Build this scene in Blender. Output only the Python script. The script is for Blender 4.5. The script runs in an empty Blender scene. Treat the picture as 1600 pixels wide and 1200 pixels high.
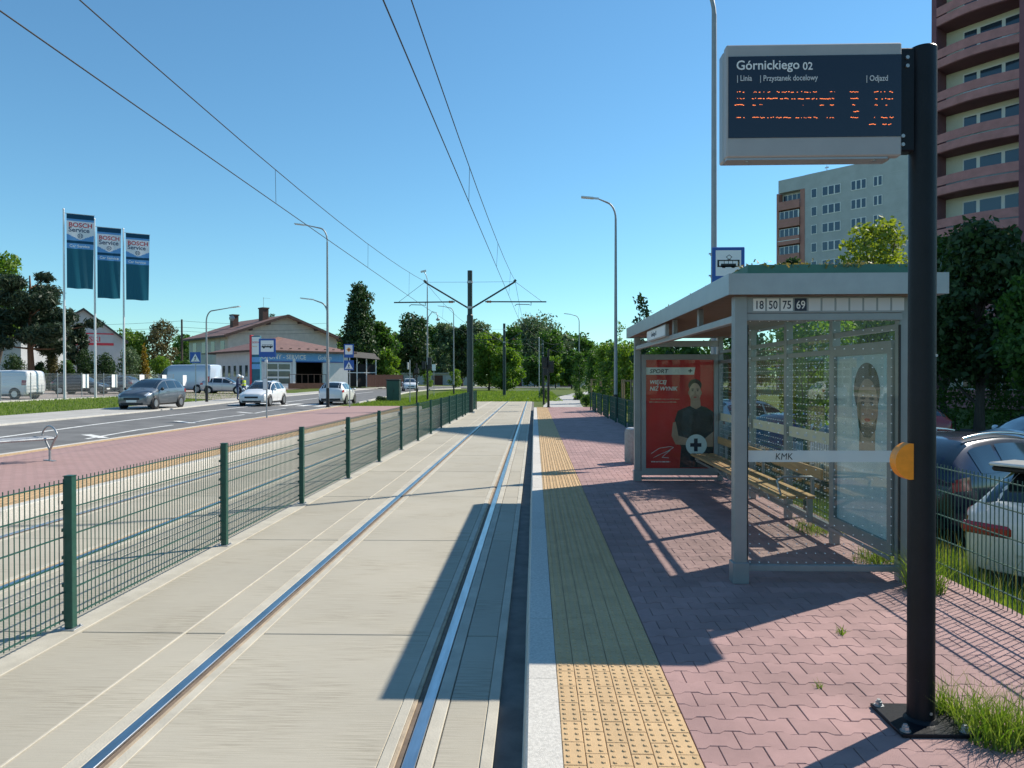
import bpy, bmesh, math, random
import numpy as np
from mathutils import Vector, Matrix
R = math.radians
random.seed(7); RNG = np.random.default_rng(11)
S = bpy.context.scene
COL = S.collection

# ------------------------------------------------------------------ camera
F_PX, YAW, PITCH, ROLL, CAMZ = 1135.0, 0.0310, -0.0083, -0.0014, 1.8267
def cam_axes():
    cy, sy = math.cos(YAW), math.sin(YAW)
    F = np.array([-sy, cy, 0.]); Rt = np.array([cy, sy, 0.]); U = np.array([0, 0, 1.])
    F2 = F*math.cos(PITCH)+U*math.sin(PITCH); U2 = U*math.cos(PITCH)-F*math.sin(PITCH)
    R3 = Rt*math.cos(ROLL)+U2*math.sin(ROLL); U3 = U2*math.cos(ROLL)-Rt*math.sin(ROLL)
    return R3, U3, F2
CR, CU, CF = cam_axes()
cd = bpy.data.cameras.new('camera'); cam = bpy.data.objects.new('camera', cd); COL.objects.link(cam)
cd.sensor_width = 36; cd.lens = 36*F_PX/1600; cd.clip_start = .05; cd.clip_end = 3000
cam.matrix_world = Matrix(((CR[0], CU[0], -CF[0], 0), (CR[1], CU[1], -CF[1], 0), (CR[2], CU[2], -CF[2], CAMZ), (0, 0, 0, 1)))
S.camera = cam
S.render.resolution_x, S.render.resolution_y = 1024, 768

# ------------------------------------------------------------------ light
SUN_AZ, SUN_EL = R(55.2), R(42.0)          # azimuth from +Y towards +X
w = bpy.data.worlds.new('World'); S.world = w; w.use_nodes = True
nt = w.node_tree; nt.nodes.clear()
sky = nt.nodes.new('ShaderNodeTexSky'); sky.sky_type = 'NISHITA'; sky.sun_disc = False
sky.sun_elevation = SUN_EL; sky.sun_rotation = SUN_AZ
sky.altitude = 200; sky.air_density = 1.15; sky.dust_density = 0.0; sky.ozone_density = 5.0
bg = nt.nodes.new('ShaderNodeBackground'); bg.inputs[1].default_value = 0.108
wo = nt.nodes.new('ShaderNodeOutputWorld')
tint = nt.nodes.new('ShaderNodeMix'); tint.data_type = 'RGBA'; tint.blend_type = 'MULTIPLY'; tint.inputs[0].default_value = 1; tint.inputs[7].default_value = (.78, 1.10, 1.10, 1)
nt.links.new(sky.outputs[0], tint.inputs[6]); nt.links.new(tint.outputs[2], bg.inputs[0]); nt.links.new(bg.outputs[0], wo.inputs[0])
sl = bpy.data.lights.new('sun', 'SUN'); sl.energy = 5.0; sl.angle = R(0.53); sl.color = (1, .925, .80)
so = bpy.data.objects.new('sun', sl); COL.objects.link(so)
sd = Vector((math.sin(SUN_AZ)*math.cos(SUN_EL), math.cos(SUN_AZ)*math.cos(SUN_EL), math.sin(SUN_EL)))
so.rotation_euler = sd.to_track_quat('Z', 'Y').to_euler(); so.location = (30, 20, 60)
S.view_settings.view_transform = 'Standard'; S.view_settings.look = 'None'
S.view_settings.exposure = 0.36; S.view_settings.gamma = 1.0; S.view_settings.use_curve_mapping = False

# ------------------------------------------------------------------ pixel helpers (photograph is 1600 x 1200)
def ray(px, py): return CF + CR*(px-800)/F_PX - CU*(py-600)/F_PX
def gz(x, y=0):
    """terrain height: flat by the track, rising gently to the left beyond the far platform"""
    if x <= -60: x = -60
    if x <= -11.7: return .06 + .021*(-11.7-x)
    if x <= -6.7: return .06*(-6.7-x)/5
    if x > 3.45 and y < 44:                       # the parking place lies half a metre lower
        return -.5*min(1, (x-3.45)/1.75)*(1 if y < 34 else (44-y)/10)
    return 0.0
def onz(px, py, z): d = ray(px, py); t = (z-CAMZ)/d[2]; return np.array([d[0]*t, d[1]*t, z])
def ong(px, py):
    z = 0
    for _ in range(12): p = onz(px, py, z); z = gz(p[0], p[1])
    return p
def onY(px, py, Y): d = ray(px, py); t = Y/d[1]; return np.array([d[0]*t, Y, CAMZ+d[2]*t])
def onX(px, py, X): d = ray(px, py); t = X/d[0]; return np.array([X, d[1]*t, CAMZ+d[2]*t])
def colY(px, Y): return onY(px, 590, Y)[0]             # x of an image column at depth Y
def zat(py, Y, px=800): return onY(px, py, Y)[2]

# ------------------------------------------------------------------ materials
def nodes(m): m.use_nodes = True; return m.node_tree
MATS = {}
def mat(name, col, rough=.6, metal=0, var=0.0, vscale=4.0, bump=0.0, bscale=60.0, spec=.5, col2=None, coat=0, emis=None, island=0.0, stretch=None, detail=6, world=False):
    """Principled with procedural variation: noise between col and col2 / darker col, fine bump"""
    if name in MATS: return MATS[name]
    m = bpy.data.materials.new(name); t = nodes(m); b = t.nodes['Principled BSDF']
    b.inputs['Roughness'].default_value = rough; b.inputs['Metallic'].default_value = metal
    b.inputs['Specular IOR Level'].default_value = spec
    if coat: b.inputs['Coat Weight'].default_value = coat; b.inputs['Coat Roughness'].default_value = .05
    c4 = (*col, 1)
    tc = t.nodes.new('ShaderNodeTexCoord'); mp = t.nodes.new('ShaderNodeMapping')
    if world:
        gp = t.nodes.new('ShaderNodeNewGeometry'); t.links.new(gp.outputs['Position'], mp.inputs[0])
    else: t.links.new(tc.outputs['Object'], mp.inputs[0])
    if stretch: mp.inputs['Scale'].default_value = stretch
    out = None
    if var or col2:
        n = t.nodes.new('ShaderNodeTexNoise'); n.inputs['Scale'].default_value = vscale; n.inputs['Detail'].default_value = detail; n.inputs['Roughness'].default_value = .62
        t.links.new(mp.outputs[0], n.inputs[0])
        rp = t.nodes.new('ShaderNodeValToRGB'); t.links.new(n.outputs[0], rp.inputs[0])
        c2 = col2 if col2 else tuple(max(0, c*(1-var)) for c in col)
        ch = col if col2 else tuple(min(1, c*(1+var*.5)) for c in col)
        rp.color_ramp.elements[0].position = .32; rp.color_ramp.elements[0].color = (*c2, 1)
        rp.color_ramp.elements[1].position = .68; rp.color_ramp.elements[1].color = (*ch, 1)
        out = rp.outputs[0]
    if island:
        g = t.nodes.new('ShaderNodeNewGeometry'); hs = t.nodes.new('ShaderNodeHueSaturation')
        mr = t.nodes.new('ShaderNodeMapRange'); mr.inputs[3].default_value = 1-island; mr.inputs[4].default_value = 1+island
        t.links.new(g.outputs['Random Per Island'], mr.inputs[0]); t.links.new(mr.outputs[0], hs.inputs['Value'])
        if out: t.links.new(out, hs.inputs['Color'])
        else: hs.inputs['Color'].default_value = c4
        out = hs.outputs[0]
    if out: t.links.new(out, b.inputs['Base Color'])
    else: b.inputs['Base Color'].default_value = c4
    if bump:
        n2 = t.nodes.new('ShaderNodeTexNoise'); n2.inputs['Scale'].default_value = bscale; n2.inputs['Detail'].default_value = 4
        t.links.new(mp.outputs[0], n2.inputs[0])
        bp = t.nodes.new('ShaderNodeBump'); bp.inputs['Strength'].default_value = bump; bp.inputs['Distance'].default_value = .02
        t.links.new(n2.outputs[0], bp.inputs['Height']); t.links.new(bp.outputs[0], b.inputs['Normal'])
    if emis:
        b.inputs['Emission Color'].default_value = (*emis[0], 1); b.inputs['Emission Strength'].default_value = emis[1]
    MATS[name] = m; return m

def obj_rand(m, amt, hue=0.0):
    """vary a material's value from object to object (pieces that share it)"""
    t = m.node_tree; b = t.nodes['Principled BSDF']; bc = b.inputs['Base Color']
    hs = t.nodes.new('ShaderNodeHueSaturation'); oi = t.nodes.new('ShaderNodeObjectInfo')
    mr = t.nodes.new('ShaderNodeMapRange'); mr.inputs[3].default_value = 1-amt; mr.inputs[4].default_value = 1+amt
    t.links.new(oi.outputs['Random'], mr.inputs[0]); t.links.new(mr.outputs[0], hs.inputs['Value'])
    if bc.links: t.links.new(bc.links[0].from_socket, hs.inputs['Color'])
    else: hs.inputs['Color'].default_value = bc.default_value
    t.links.new(hs.outputs[0], bc); return m

def leafmat(name, col, col2, trans=.35, rough=.55):
    m = bpy.data.materials.new(name); t = nodes(m); b = t.nodes['Principled BSDF']
    g = t.nodes.new('ShaderNodeNewGeometry'); rp = t.nodes.new('ShaderNodeValToRGB')
    rp.color_ramp.elements[0].color = (*col, 1); rp.color_ramp.elements[1].color = (*col2, 1)
    t.links.new(g.outputs['Random Per Island'], rp.inputs[0]); t.links.new(rp.outputs[0], b.inputs['Base Color'])
    b.inputs['Roughness'].default_value = rough; b.inputs['Specular IOR Level'].default_value = .35
    tr = t.nodes.new('ShaderNodeBsdfTranslucent'); mx = t.nodes.new('ShaderNodeMixShader'); mx.inputs[0].default_value = trans
    hs = t.nodes.new('ShaderNodeHueSaturation'); hs.inputs['Saturation'].default_value = 1.15; hs.inputs['Value'].default_value = 1.5
    t.links.new(rp.outputs[0], hs.inputs['Color']); t.links.new(hs.outputs[0], tr.inputs[0])
    o = t.nodes['Material Output']
    t.links.new(b.outputs[0], mx.inputs[1]); t.links.new(tr.outputs[0], mx.inputs[2]); t.links.new(mx.outputs[0], o.inputs[0])
    MATS[name] = m; return m

def glassmat(name, tint=(.93, .96, .95), dots=None, frost=0.0, ior=1.5):
    """clear sheet glass: transparent with Fresnel reflection, optionally a printed dot grid (pitch u, pitch v, radius)"""
    m = bpy.data.materials.new(name); t = nodes(m); t.nodes.remove(t.nodes['Principled BSDF']); o = t.nodes['Material Output']
    tr = t.nodes.new('ShaderNodeBsdfTransparent'); tr.inputs[0].default_value = (*tint, 1)
    gl = t.nodes.new('ShaderNodeBsdfGlossy'); gl.inputs['Roughness'].default_value = .01
    fr = t.nodes.new('ShaderNodeFresnel'); ge = t.nodes.new('ShaderNodeNewGeometry'); mi = t.nodes.new('ShaderNodeMapRange')
    mi.inputs[3].default_value = ior; mi.inputs[4].default_value = 1/ior     # both faces of the pane behave alike
    t.links.new(ge.outputs['Backfacing'], mi.inputs[0]); t.links.new(mi.outputs[0], fr.inputs[0])
    mx = t.nodes.new('ShaderNodeMixShader'); t.links.new(fr.outputs[0], mx.inputs[0]); t.links.new(tr.outputs[0], mx.inputs[1]); t.links.new(gl.outputs[0], mx.inputs[2])
    last = mx.outputs[0]
    df = t.nodes.new('ShaderNodeBsdfDiffuse'); df.inputs[0].default_value = (.78, .8, .8, 1)
    if frost:
        m2 = t.nodes.new('ShaderNodeMixShader'); m2.inputs[0].default_value = frost
        t.links.new(last, m2.inputs[1]); t.links.new(df.outputs[0], m2.inputs[2]); last = m2.outputs[0]
    if dots:
        pu, pv, r, axis = dots
        tc = t.nodes.new('ShaderNodeTexCoord'); sx = t.nodes.new('ShaderNodeSeparateXYZ'); t.links.new(tc.outputs['Object'], sx.inputs[0])
        def M(op, a, b=None):
            n = t.nodes.new('ShaderNodeMath'); n.operation = op
            for i, v in enumerate((a, b)):
                if v is None: continue
                if isinstance(v, (int, float)): n.inputs[i].default_value = v
                else: t.links.new(v, n.inputs[i])
            return n.outputs[0]
        def cell(c, p): return M('MULTIPLY', M('SUBTRACT', M('FRACT', M('DIVIDE', M('ADD', c, 100.0), p)), .5), p)
        du = cell(sx.outputs[axis], pu); dv = cell(sx.outputs[2], pv)
        d2 = M('ADD', M('MULTIPLY', du, du), M('MULTIPLY', dv, dv))
        ms = M('LESS_THAN', d2, r*r)
        m3 = t.nodes.new('ShaderNodeMixShader'); t.links.new(ms, m3.inputs[0]); t.links.new(last, m3.inputs[1]); t.links.new(df.outputs[0], m3.inputs[2]); last = m3.outputs[0]
    t.links.new(last, o.inputs[0]); MATS[name] = m; return m

# ------------------------------------------------------------------ mesh builder
class MB:
    def __init__(s): s.v = []; s.f = []; s.sm = []
    def add(s, vs, fs, smooth=False):
        o = len(s.v); s.v += [tuple(map(float, v)) for v in vs]
        for f in fs: s.f.append(tuple(i+o for i in f)); s.sm.append(smooth)
        return s
    def box(s, a, b):
        x0, y0, z0 = (min(a[i], b[i]) for i in range(3)); x1, y1, z1 = (max(a[i], b[i]) for i in range(3))
        return s.add([(x0,y0,z0),(x1,y0,z0),(x1,y1,z0),(x0,y1,z0),(x0,y0,z1),(x1,y0,z1),(x1,y1,z1),(x0,y1,z1)],
                     [(0,3,2,1),(4,5,6,7),(0,1,5,4),(1,2,6,5),(2,3,7,6),(3,0,4,7)])
    def bbox(s, a, b, c=.005):
        """box with chamfered edges"""
        x0, y0, z0 = (min(a[i], b[i]) for i in range(3)); x1, y1, z1 = (max(a[i], b[i]) for i in range(3))
        c = min(c, (x1-x0)*.45, (y1-y0)*.45, (z1-z0)*.45)
        bm = bmesh.new(); bmesh.ops.create_cube(bm, size=1)
        for v in bm.verts: v.co = Vector(((x0+x1)/2+v.co.x*(x1-x0), (y0+y1)/2+v.co.y*(y1-y0), (z0+z1)/2+v.co.z*(z1-z0)))
        bmesh.ops.bevel(bm, geom=bm.edges[:], offset=c, segments=1, affect='EDGES', profile=.5)
        bm.verts.index_update(); s.add([v.co[:] for v in bm.verts], [[v.index for v in f.verts] for f in bm.faces]); bm.free(); return s
    def obox(s, c, ax, ay, az):
        """oriented box: centre and three half-axis vectors"""
        c, ax, ay, az = (np.array(q, float) for q in (c, ax, ay, az))
        vs = [c+i*ax+j*ay+k*az for k in (-1, 1) for j in (-1, 1) for i in (-1, 1)]
        return s.add(vs, [(0,2,3,1),(4,5,7,6),(0,1,5,4),(1,3,7,5),(3,2,6,7),(2,0,4,6)])
    def beam(s, p, q, w, h, up=(0, 0, 1)):
        p, q = np.array(p, float), np.array(q, float); d = q-p; L = np.linalg.norm(d); d /= L
        u = np.array(up, float); sd_ = np.cross(d, u)
        if np.linalg.norm(sd_) < 1e-6: sd_ = np.cross(d, (1, 0, 0))
        sd_ /= np.linalg.norm(sd_); u = np.cross(sd_, d)
        return s.obox((p+q)/2, d*L/2, sd_*w/2, u*h/2)
    def tube(s, pts, rad, n=10, cap=True, smooth=True):
        pts = [np.array(p, float) for p in pts]; k = len(pts)
        rad = [rad]*k if isinstance(rad, (int, float)) else rad
        vs = []; prev = None
        for i, p in enumerate(pts):
            d = pts[min(i+1, k-1)]-pts[max(i-1, 0)]; d = d/(np.linalg.norm(d)+1e-12)
            if prev is None:
                a = np.cross(d, (0, 0, 1.)); a = np.cross(d, (1., 0, 0)) if np.linalg.norm(a) < 1e-3 else a
            else: a = prev-d*np.dot(prev, d)
            a /= np.linalg.norm(a)+1e-12; prev = a; b = np.cross(d, a)
            for j in range(n): t = 2*math.pi*j/n; vs.append(p+(a*math.cos(t)+b*math.sin(t))*rad[i])
        fs = [(i*n+j, i*n+(j+1) % n, (i+1)*n+(j+1) % n, (i+1)*n+j) for i in range(k-1) for j in range(n)]
        s.add(vs, fs, smooth)
        if cap:
            s.add(vs[:n], [tuple(range(n))[::-1]]); s.add(vs[-n:], [tuple(range(n))])
        return s
    def lathe(s, prof, c=(0, 0, 0), n=16, axis='z', smooth=True):
        c = np.array(c, float); vs = []
        for r, h in prof:
            for j in range(n):
                t = 2*math.pi*j/n; a, b = r*math.cos(t), r*math.sin(t)
                vs.append(c+np.array({'z': (a, b, h), 'y': (a, h, b), 'x': (h, a, b)}[axis]))
        k = len(prof); fs = [(i*n+j, i*n+(j+1) % n, (i+1)*n+(j+1) % n, (i+1)*n+j) for i in range(k-1) for j in range(n)]
        s.add(vs, fs, smooth); s.add(vs[:n], [tuple(range(n))[::-1]]); s.add(vs[-n:], [tuple(range(n))]); return s
    def prism(s, poly, o, U, V, N, h):
        """polygon (u,v) in the plane o + u*U + v*V, extruded by h along N"""
        o, U, V, N = (np.array(q, float) for q in (o, U, V, N)); k = len(poly)
        a = [o+U*u+V*v for u, v in poly]; b = [p+N*h for p in a]
        return s.add(a+b, [tuple(range(k))[::-1], tuple(range(k, 2*k))]+[(i, (i+1) % k, k+(i+1) % k, k+i) for i in range(k)])
    def text(s, body, size, o, U, V, N, align='LEFT', depth=.001, sx=1.0, shear=0.0, bold=0.0):
        vs, fs = text_mesh(body, size, align, bold); o, U, V, N = (np.array(q, float) for q in (o, U, V, N))
        return s.add([o+U*((x+shear*y)*sx)+V*y+N*(z*depth) for x, y, z in vs], fs)
    def mesh(s, name):
        me = bpy.data.meshes.new(name); me.from_pydata(s.v, [], s.f)
        me.polygons.foreach_set('use_smooth', s.sm); me.update(); return me
    def fix(s, me):
        bm = bmesh.new(); bm.from_mesh(me); bmesh.ops.recalc_face_normals(bm, faces=bm.faces); bm.to_mesh(me); bm.free(); return me
    def build(s, name, m, parent=None, world=False, recalc=True):
        if world and parent is not None:
            r = parent
            off = Vector((0, 0, 0))
            while r is not None: off = off+r.location; r = r.parent
            s.v = [(x-off.x, y-off.y, z-off.z) for x, y, z in s.v]
        me = s.mesh(name)
        if recalc: s.fix(me)
        me.materials.append(MATS[m] if isinstance(m, str) else m)
        o = bpy.data.objects.new(name, me); COL.objects.link(o)
        if parent is not None: o.parent = parent
        return o

_TXT = {}
def text_mesh(body, size, align='LEFT', bold=0.0):
    k = (body, size, align, bold)
    if k in _TXT: return _TXT[k]
    cu = bpy.data.curves.new('lettering', 'FONT'); cu.body = body; cu.size = size; cu.align_x = align; cu.extrude = .5; cu.resolution_u = 3; cu.offset = bold*size
    o = bpy.data.objects.new('lettering', cu); COL.objects.link(o)
    dg = bpy.context.evaluated_depsgraph_get(); me = o.evaluated_get(dg).to_mesh()
    vs = [(v.co.x, v.co.y, v.co.z+.5) for v in me.vertices]; fs = [tuple(p.vertices) for p in me.polygons]
    o.evaluated_get(dg).to_mesh_clear(); bpy.data.objects.remove(o); bpy.data.curves.remove(cu)
    _TXT[k] = (vs, fs); return vs, fs

def tag(o, label=None, cat=None, group=None, kind=None):
    if label: o['label'] = label
    if cat: o['category'] = cat
    if group: o['group'] = group
    if kind: o['kind'] = kind
    return o
def thing(name, label, cat, loc=(0, 0, 0), rz=0, group=None):
    o = bpy.data.objects.new(name, None); COL.objects.link(o); o.empty_display_size = .2
    o.location = loc; o.rotation_euler = (0, 0, rz); return tag(o, label, cat, group)
def copy_tree(o, parent=None):
    c = o.copy(); COL.objects.link(c); c.parent = parent
    for ch in list(o.children): copy_tree(ch, c)
    return c
def piece(name, me, parent, loc=(0, 0, 0), rz=0):
    o = bpy.data.objects.new(name, me); COL.objects.link(o); o.parent = parent; o.location = loc; o.rotation_euler = (0, 0, rz); return o
def mesh_of(mb, name, m):
    me = mb.mesh(name); mb.fix(me); me.materials.append(MATS[m]); return me
def arr_mesh(name, V, Fq, m, smooth=False):
    """fast mesh of quads / triangles from numpy arrays"""
    V = np.ascontiguousarray(V, dtype=np.float32); Fq = np.ascontiguousarray(Fq, dtype=np.int32); k = Fq.shape[1]
    me = bpy.data.meshes.new(name); me.vertices.add(len(V)); me.vertices.foreach_set('co', V.ravel())
    me.loops.add(Fq.size); me.loops.foreach_set('vertex_index', Fq.ravel())
    me.polygons.add(len(Fq)); me.polygons.foreach_set('loop_start', np.arange(0, Fq.size, k, dtype=np.int32)); me.polygons.foreach_set('loop_total', np.full(len(Fq), k, dtype=np.int32))
    if smooth: me.polygons.foreach_set('use_smooth', np.ones(len(Fq), bool))
    me.update(calc_edges=True); me.materials.append(MATS[m]); return me
def ribbon(name, A, B, dz, m, kind='structure', step=None, parent=None):
    """ground strip between two edge polylines, lying on the terrain"""
    mb = MB(); vs = []
    for a, b in zip(A, B):
        n = 8
        for i in range(n+1):
            x = a[0]+(b[0]-a[0])*i/n; y = a[1]+(b[1]-a[1])*i/n; vs.append((x, y, gz(x, y)+dz))
    fs = [(i*9+j, i*9+j+1, (i+1)*9+j+1, (i+1)*9+j) for i in range(len(A)-1) for j in range(8)]
    mb.add(vs, fs); o = mb.build(name, m, parent); 
    for p in o.data.polygons:
        if p.normal.z < 0: o.data.flip_normals(); break
    if kind: o['kind'] = kind
    return o
# ------------------------------------------------------------------ surface materials
mat('grass', (.085, .13, .028), .9, col2=(.045, .075, .018), vscale=1.3, bump=.8, bscale=30, world=True, spec=.15)
mat('meadow', (.13, .16, .04), .9, col2=(.06, .095, .022), vscale=.55, bump=.8, bscale=18, world=True, spec=.15)
mat('asphalt', (.165, .165, .165), .85, var=.28, vscale=.9, bump=.35, bscale=220, world=True, spec=.3)
mat('parking_asphalt', (.07, .07, .075), .9, var=.3, vscale=.8, bump=.35, bscale=200, world=True, spec=.3)
mat('pavement', (.40, .385, .36), .85, var=.16, vscale=1.2, bump=.25, bscale=120, world=True)
mat('forecourt', (.33, .28, .25), .85, var=.2, vscale=.8, bump=.25, bscale=90, world=True)
mat('kerb_concrete', (.55, .53, .49), .85, var=.14, vscale=3, bump=.2, bscale=150, world=True)
mat('road_paint', (.72, .72, .70), .7, var=.3, vscale=3, world=True)
mat('path_paving', (.42, .41, .39), .85, var=.15, vscale=1.5, bump=.2, bscale=100, world=True)
def concrete_slab():
    m = mat('slab', (.425, .388, .315), .88, var=.12, vscale=.8, world=True); t = m.node_tree; b = t.nodes['Principled BSDF']
    g = t.nodes.new('ShaderNodeNewGeometry'); mp = t.nodes.new('ShaderNodeMapping'); mp.inputs['Scale'].default_value = (1.3, 62, 1)
    n = t.nodes.new('ShaderNodeTexNoise'); n.inputs['Scale'].default_value = 2.2; n.inputs['Detail'].default_value = 7; n.inputs['Roughness'].default_value = .7
    t.links.new(g.outputs['Position'], mp.inputs[0]); t.links.new(mp.outputs[0], n.inputs[0])
    rp = t.nodes.new('ShaderNodeValToRGB'); rp.color_ramp.elements[0].position = .40; rp.color_ramp.elements[0].color = (.42, .40, .36, 1)
    rp.color_ramp.elements[1].position = .55; rp.color_ramp.elements[1].color = (1.03, 1.02, 1.0, 1); t.links.new(n.outputs[0], rp.inputs[0])
    # the dark brushed streaks come and go in patches
    n3 = t.nodes.new('ShaderNodeTexNoise'); n3.inputs['Scale'].default_value = 1.6; n3.inputs['Detail'].default_value = 4; t.links.new(g.outputs['Position'], n3.inputs[0])
    r3 = t.nodes.new('ShaderNodeValToRGB'); r3.color_ramp.elements[0].position = .40; r3.color_ramp.elements[1].position = .66; t.links.new(n3.outputs[0], r3.inputs[0])
    ml = t.nodes.new('ShaderNodeMix'); ml.data_type = 'RGBA'; ml.blend_type = 'MULTIPLY'
    ma = t.nodes.new('ShaderNodeMath'); ma.operation = 'MULTIPLY_ADD'; ma.inputs[1].default_value = .62; ma.inputs[2].default_value = .10
    t.links.new(r3.outputs[0], ma.inputs[0]); t.links.new(ma.outputs[0], ml.inputs[0])
    src = b.inputs['Base Color'].links[0].from_socket
    t.links.new(src, ml.inputs[6]); t.links.new(rp.outputs[0], ml.inputs[7]); t.links.new(ml.outputs[2], b.inputs['Base Color'])
    bp = t.nodes.new('ShaderNodeBump'); bp.inputs['Strength'].default_value = .5; bp.inputs['Distance'].default_value = .006
    t.links.new(n.outputs[0], bp.inputs['Height']); t.links.new(bp.outputs[0], b.inputs['Normal'])
    return obj_rand(m, .05)
concrete_slab()
mat('grout', (.475, .437, .36), .8, var=.18, vscale=3.5, bump=.15, bscale=90, world=True)
mat('filler', (.42, .33, .23), .85, var=.25, vscale=8, bump=.2, bscale=120, world=True)
mat('rail_steel', (.55, .57, .60), .30, metal=1, var=.25, vscale=14, world=True, stretch=(1, .15, 1))
mat('groove', (.17, .125, .09), .8, var=.3, vscale=10, world=True)
mat('gutter', (.16, .15, .14), .9, var=.3, vscale=5, world=True)  # dark bed tone; beside the kerb it stands in for the kerb's shadow
obj_rand(mat('paver', (.365, .222, .21), .82, var=.22, vscale=2.2, bump=.3, bscale=260, world=True), .10)
mat('paver_field', (.365, .222, .21), .82, var=.22, vscale=2.2, bump=.3, bscale=260, world=True, island=.10)
mat('joint_sand', (.22, .165, .14), .95, var=.3, vscale=12, world=True)
obj_rand(mat('tactile', (.55, .375, .20), .8, var=.10, vscale=9, bump=.25, bscale=240, world=True), .05)
mat('tactile_field', (.55, .375, .20), .8, var=.10, vscale=9, bump=.25, bscale=240, world=True, island=.05)
obj_rand(mat('granite', (.58, .55, .50), .75, var=.22, vscale=60, bump=.3, bscale=240, world=True, detail=3), .04)

# ------------------------------------------------------------------ ground, road, pavements
def ground():
    xs = [-900, -200, -60, -45, -30, -20, -11.7, -9, -6.7, -3, 0, 3.45, 4.3, 5.2, 30, 200, 900]; ys = [-80, -10, 0, 10, 20, 34, 44, 60, 80, 110, 150, 220, 400, 1500]
    mb = MB(); k = len(xs)
    mb.add([(x, y, gz(x, y)-.035) for y in ys for x in xs], [(j*k+i, j*k+i+1, (j+1)*k+i+1, (j+1)*k+i) for j in range(len(ys)-1) for i in range(k-1)])
    o = mb.build('ground', 'meadow'); o['kind'] = 'structure'
ground()
road_near = [(-11.78, -12), (-11.78, 20), (-11.75, 41.5), (-12.3, 50), (-13.5, 65), (-15.0, 85), (-15.2, 105), (-12.5, 122), (-4, 134), (12, 141), (50, 146), (120, 148)]
road_far = [(-18.2, -12), (-18.2, 20), (-18.9, 38), (-20.2, 50), (-21.4, 62), (-22.3, 85), (-23.0, 110), (-20, 132), (-8, 146), (10, 152), (50, 157), (120, 159)]
ribbon('road', road_near, road_far, 0.0, 'asphalt')
pave_far = [(-21.6, -12), (-21.6, 24), (-21.9, 38), (-22.3, 50), (-23.4, 62), (-24.6, 85), (-25.5, 110), (-22, 136), (-9, 150), (10, 156), (50, 161), (120, 163)]
kb = [(a-.16, b) for a, b in road_far]
ribbon('roadside_pavement', kb, pave_far, .05, 'pavement')
def kerb_line(name, pts, w, h, m='kerb_concrete', side=-1):
    mb = MB()
    for (x0, y0), (x1, y1) in zip(pts[:-1], pts[1:]):
        L = math.hypot(x1-x0, y1-y0); n = max(1, int(L/1.0)); 
        for i in range(n):
            a = i/n; b = (i+1)/n-.006/ (L/n)/n
            p = np.array([x0+(x1-x0)*a, y0+(y1-y0)*a, 0]); q = np.array([x0+(x1-x0)*b, y0+(y1-y0)*b, 0])
            off = np.array([side*w/2, 0, 0]); p[2] = gz(p[0])+h/2-.05; q[2] = gz(q[0])+h/2-.05
            mb.beam(p+off, q+off, w, h+.1)
    o = mb.build(name, m); o['kind'] = 'structure'; return o
kerb_line('kerb', road_far[:8], .16, .062)
kerb_line('verge_kerb', road_near[3:8], .15, .09, side=1)
# painted lines on the road
def line_strip(name, pts, w):
    return ribbon(name, [(x-w/2, y) for x, y in pts], [(x+w/2, y) for x, y in pts], .006, 'road_paint')
line_strip('lane_line', [(-15.0, 14), (-15.3, 20), (-16.0, 26), (-16.4, 32), (-16.7, 40), (-17.2, 50), (-18.2, 65), (-19, 85)], .16)
line_strip('bay_line', [(-12.9, 20.5), (-13.35, 24), (-13.4, 26.5)], .12)
line_strip('bay_line', [(-13.35, 27.8), (-13.75, 31), (-13.75, 34)], .12)
line_strip('bay_line', [(-13.75, 35.3), (-14.1, 38), (-14.2, 41)], .12)
def paint_quad(name, pts):
    mb = MB(); mb.add([(x, y, gz(x)+.007) for x, y in pts], [(0, 1, 2, 3)]); o = mb.build(name, 'road_paint'); o['kind'] = 'structure'
    if o.data.polygons[0].normal.z < 0: o.data.flip_normals()
for cx, cy in ((-13.1, 21.2), (-13.7, 28.0), (-14.3, 35.5)): paint_quad('bay_tick', [(cx-.75, cy+.55), (cx-.55, cy+.75), (cx+.55, cy-.15), (cx+.35, cy-.35)])
for i in range(6): x = -13.1-i*1.05; paint_quad('crossing_stripe', [(x, 44.0), (x-.5, 44.0), (x-.5, 47.6), (x, 47.6)])
# the garage forecourt and yard behind the fence
def sheet(name, pts, dz, m):
    mb = MB(); mb.add([(x, y, gz(x, y)+dz) for x, y in pts], [tuple(range(len(pts)))]); o = mb.build(name, m)
    if o.data.polygons[0].normal.z < 0: o.data.flip_normals()
    o['kind'] = 'structure'; return o
sheet('yard', [(-31.6, 20), (-32.4, 58), (-29.6, 64), (-31, 130), (-59.9, 130), (-59.9, 20)], .012, 'forecourt')
sheet('forecourt_entrance', [(-22.6, 50.5), (-23.6, 62.5), (-24.1, 72), (-31, 76), (-31, 63), (-29, 55)], .03, 'forecourt')
# parking place behind the near fence, and the footpath past the end of the platform
sheet('parking_place', [(5.3, -15), (5.3, 33.5), (60, 33.5), (60, -15)], -.01, 'parking_asphalt')
path_l = [(.45, 41.4), (.6, 48), (1.2, 58), (2.6, 72), (5, 88), (9, 104), (16, 118), (30, 132)]
path_r = [(2.9, 41.4), (3.1, 48), (3.6, 58), (5.0, 72), (7.4, 88), (11.4, 103), (18, 116), (31, 129)]
ribbon('footpath', path_l, path_r, .02, 'path_paving')

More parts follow.
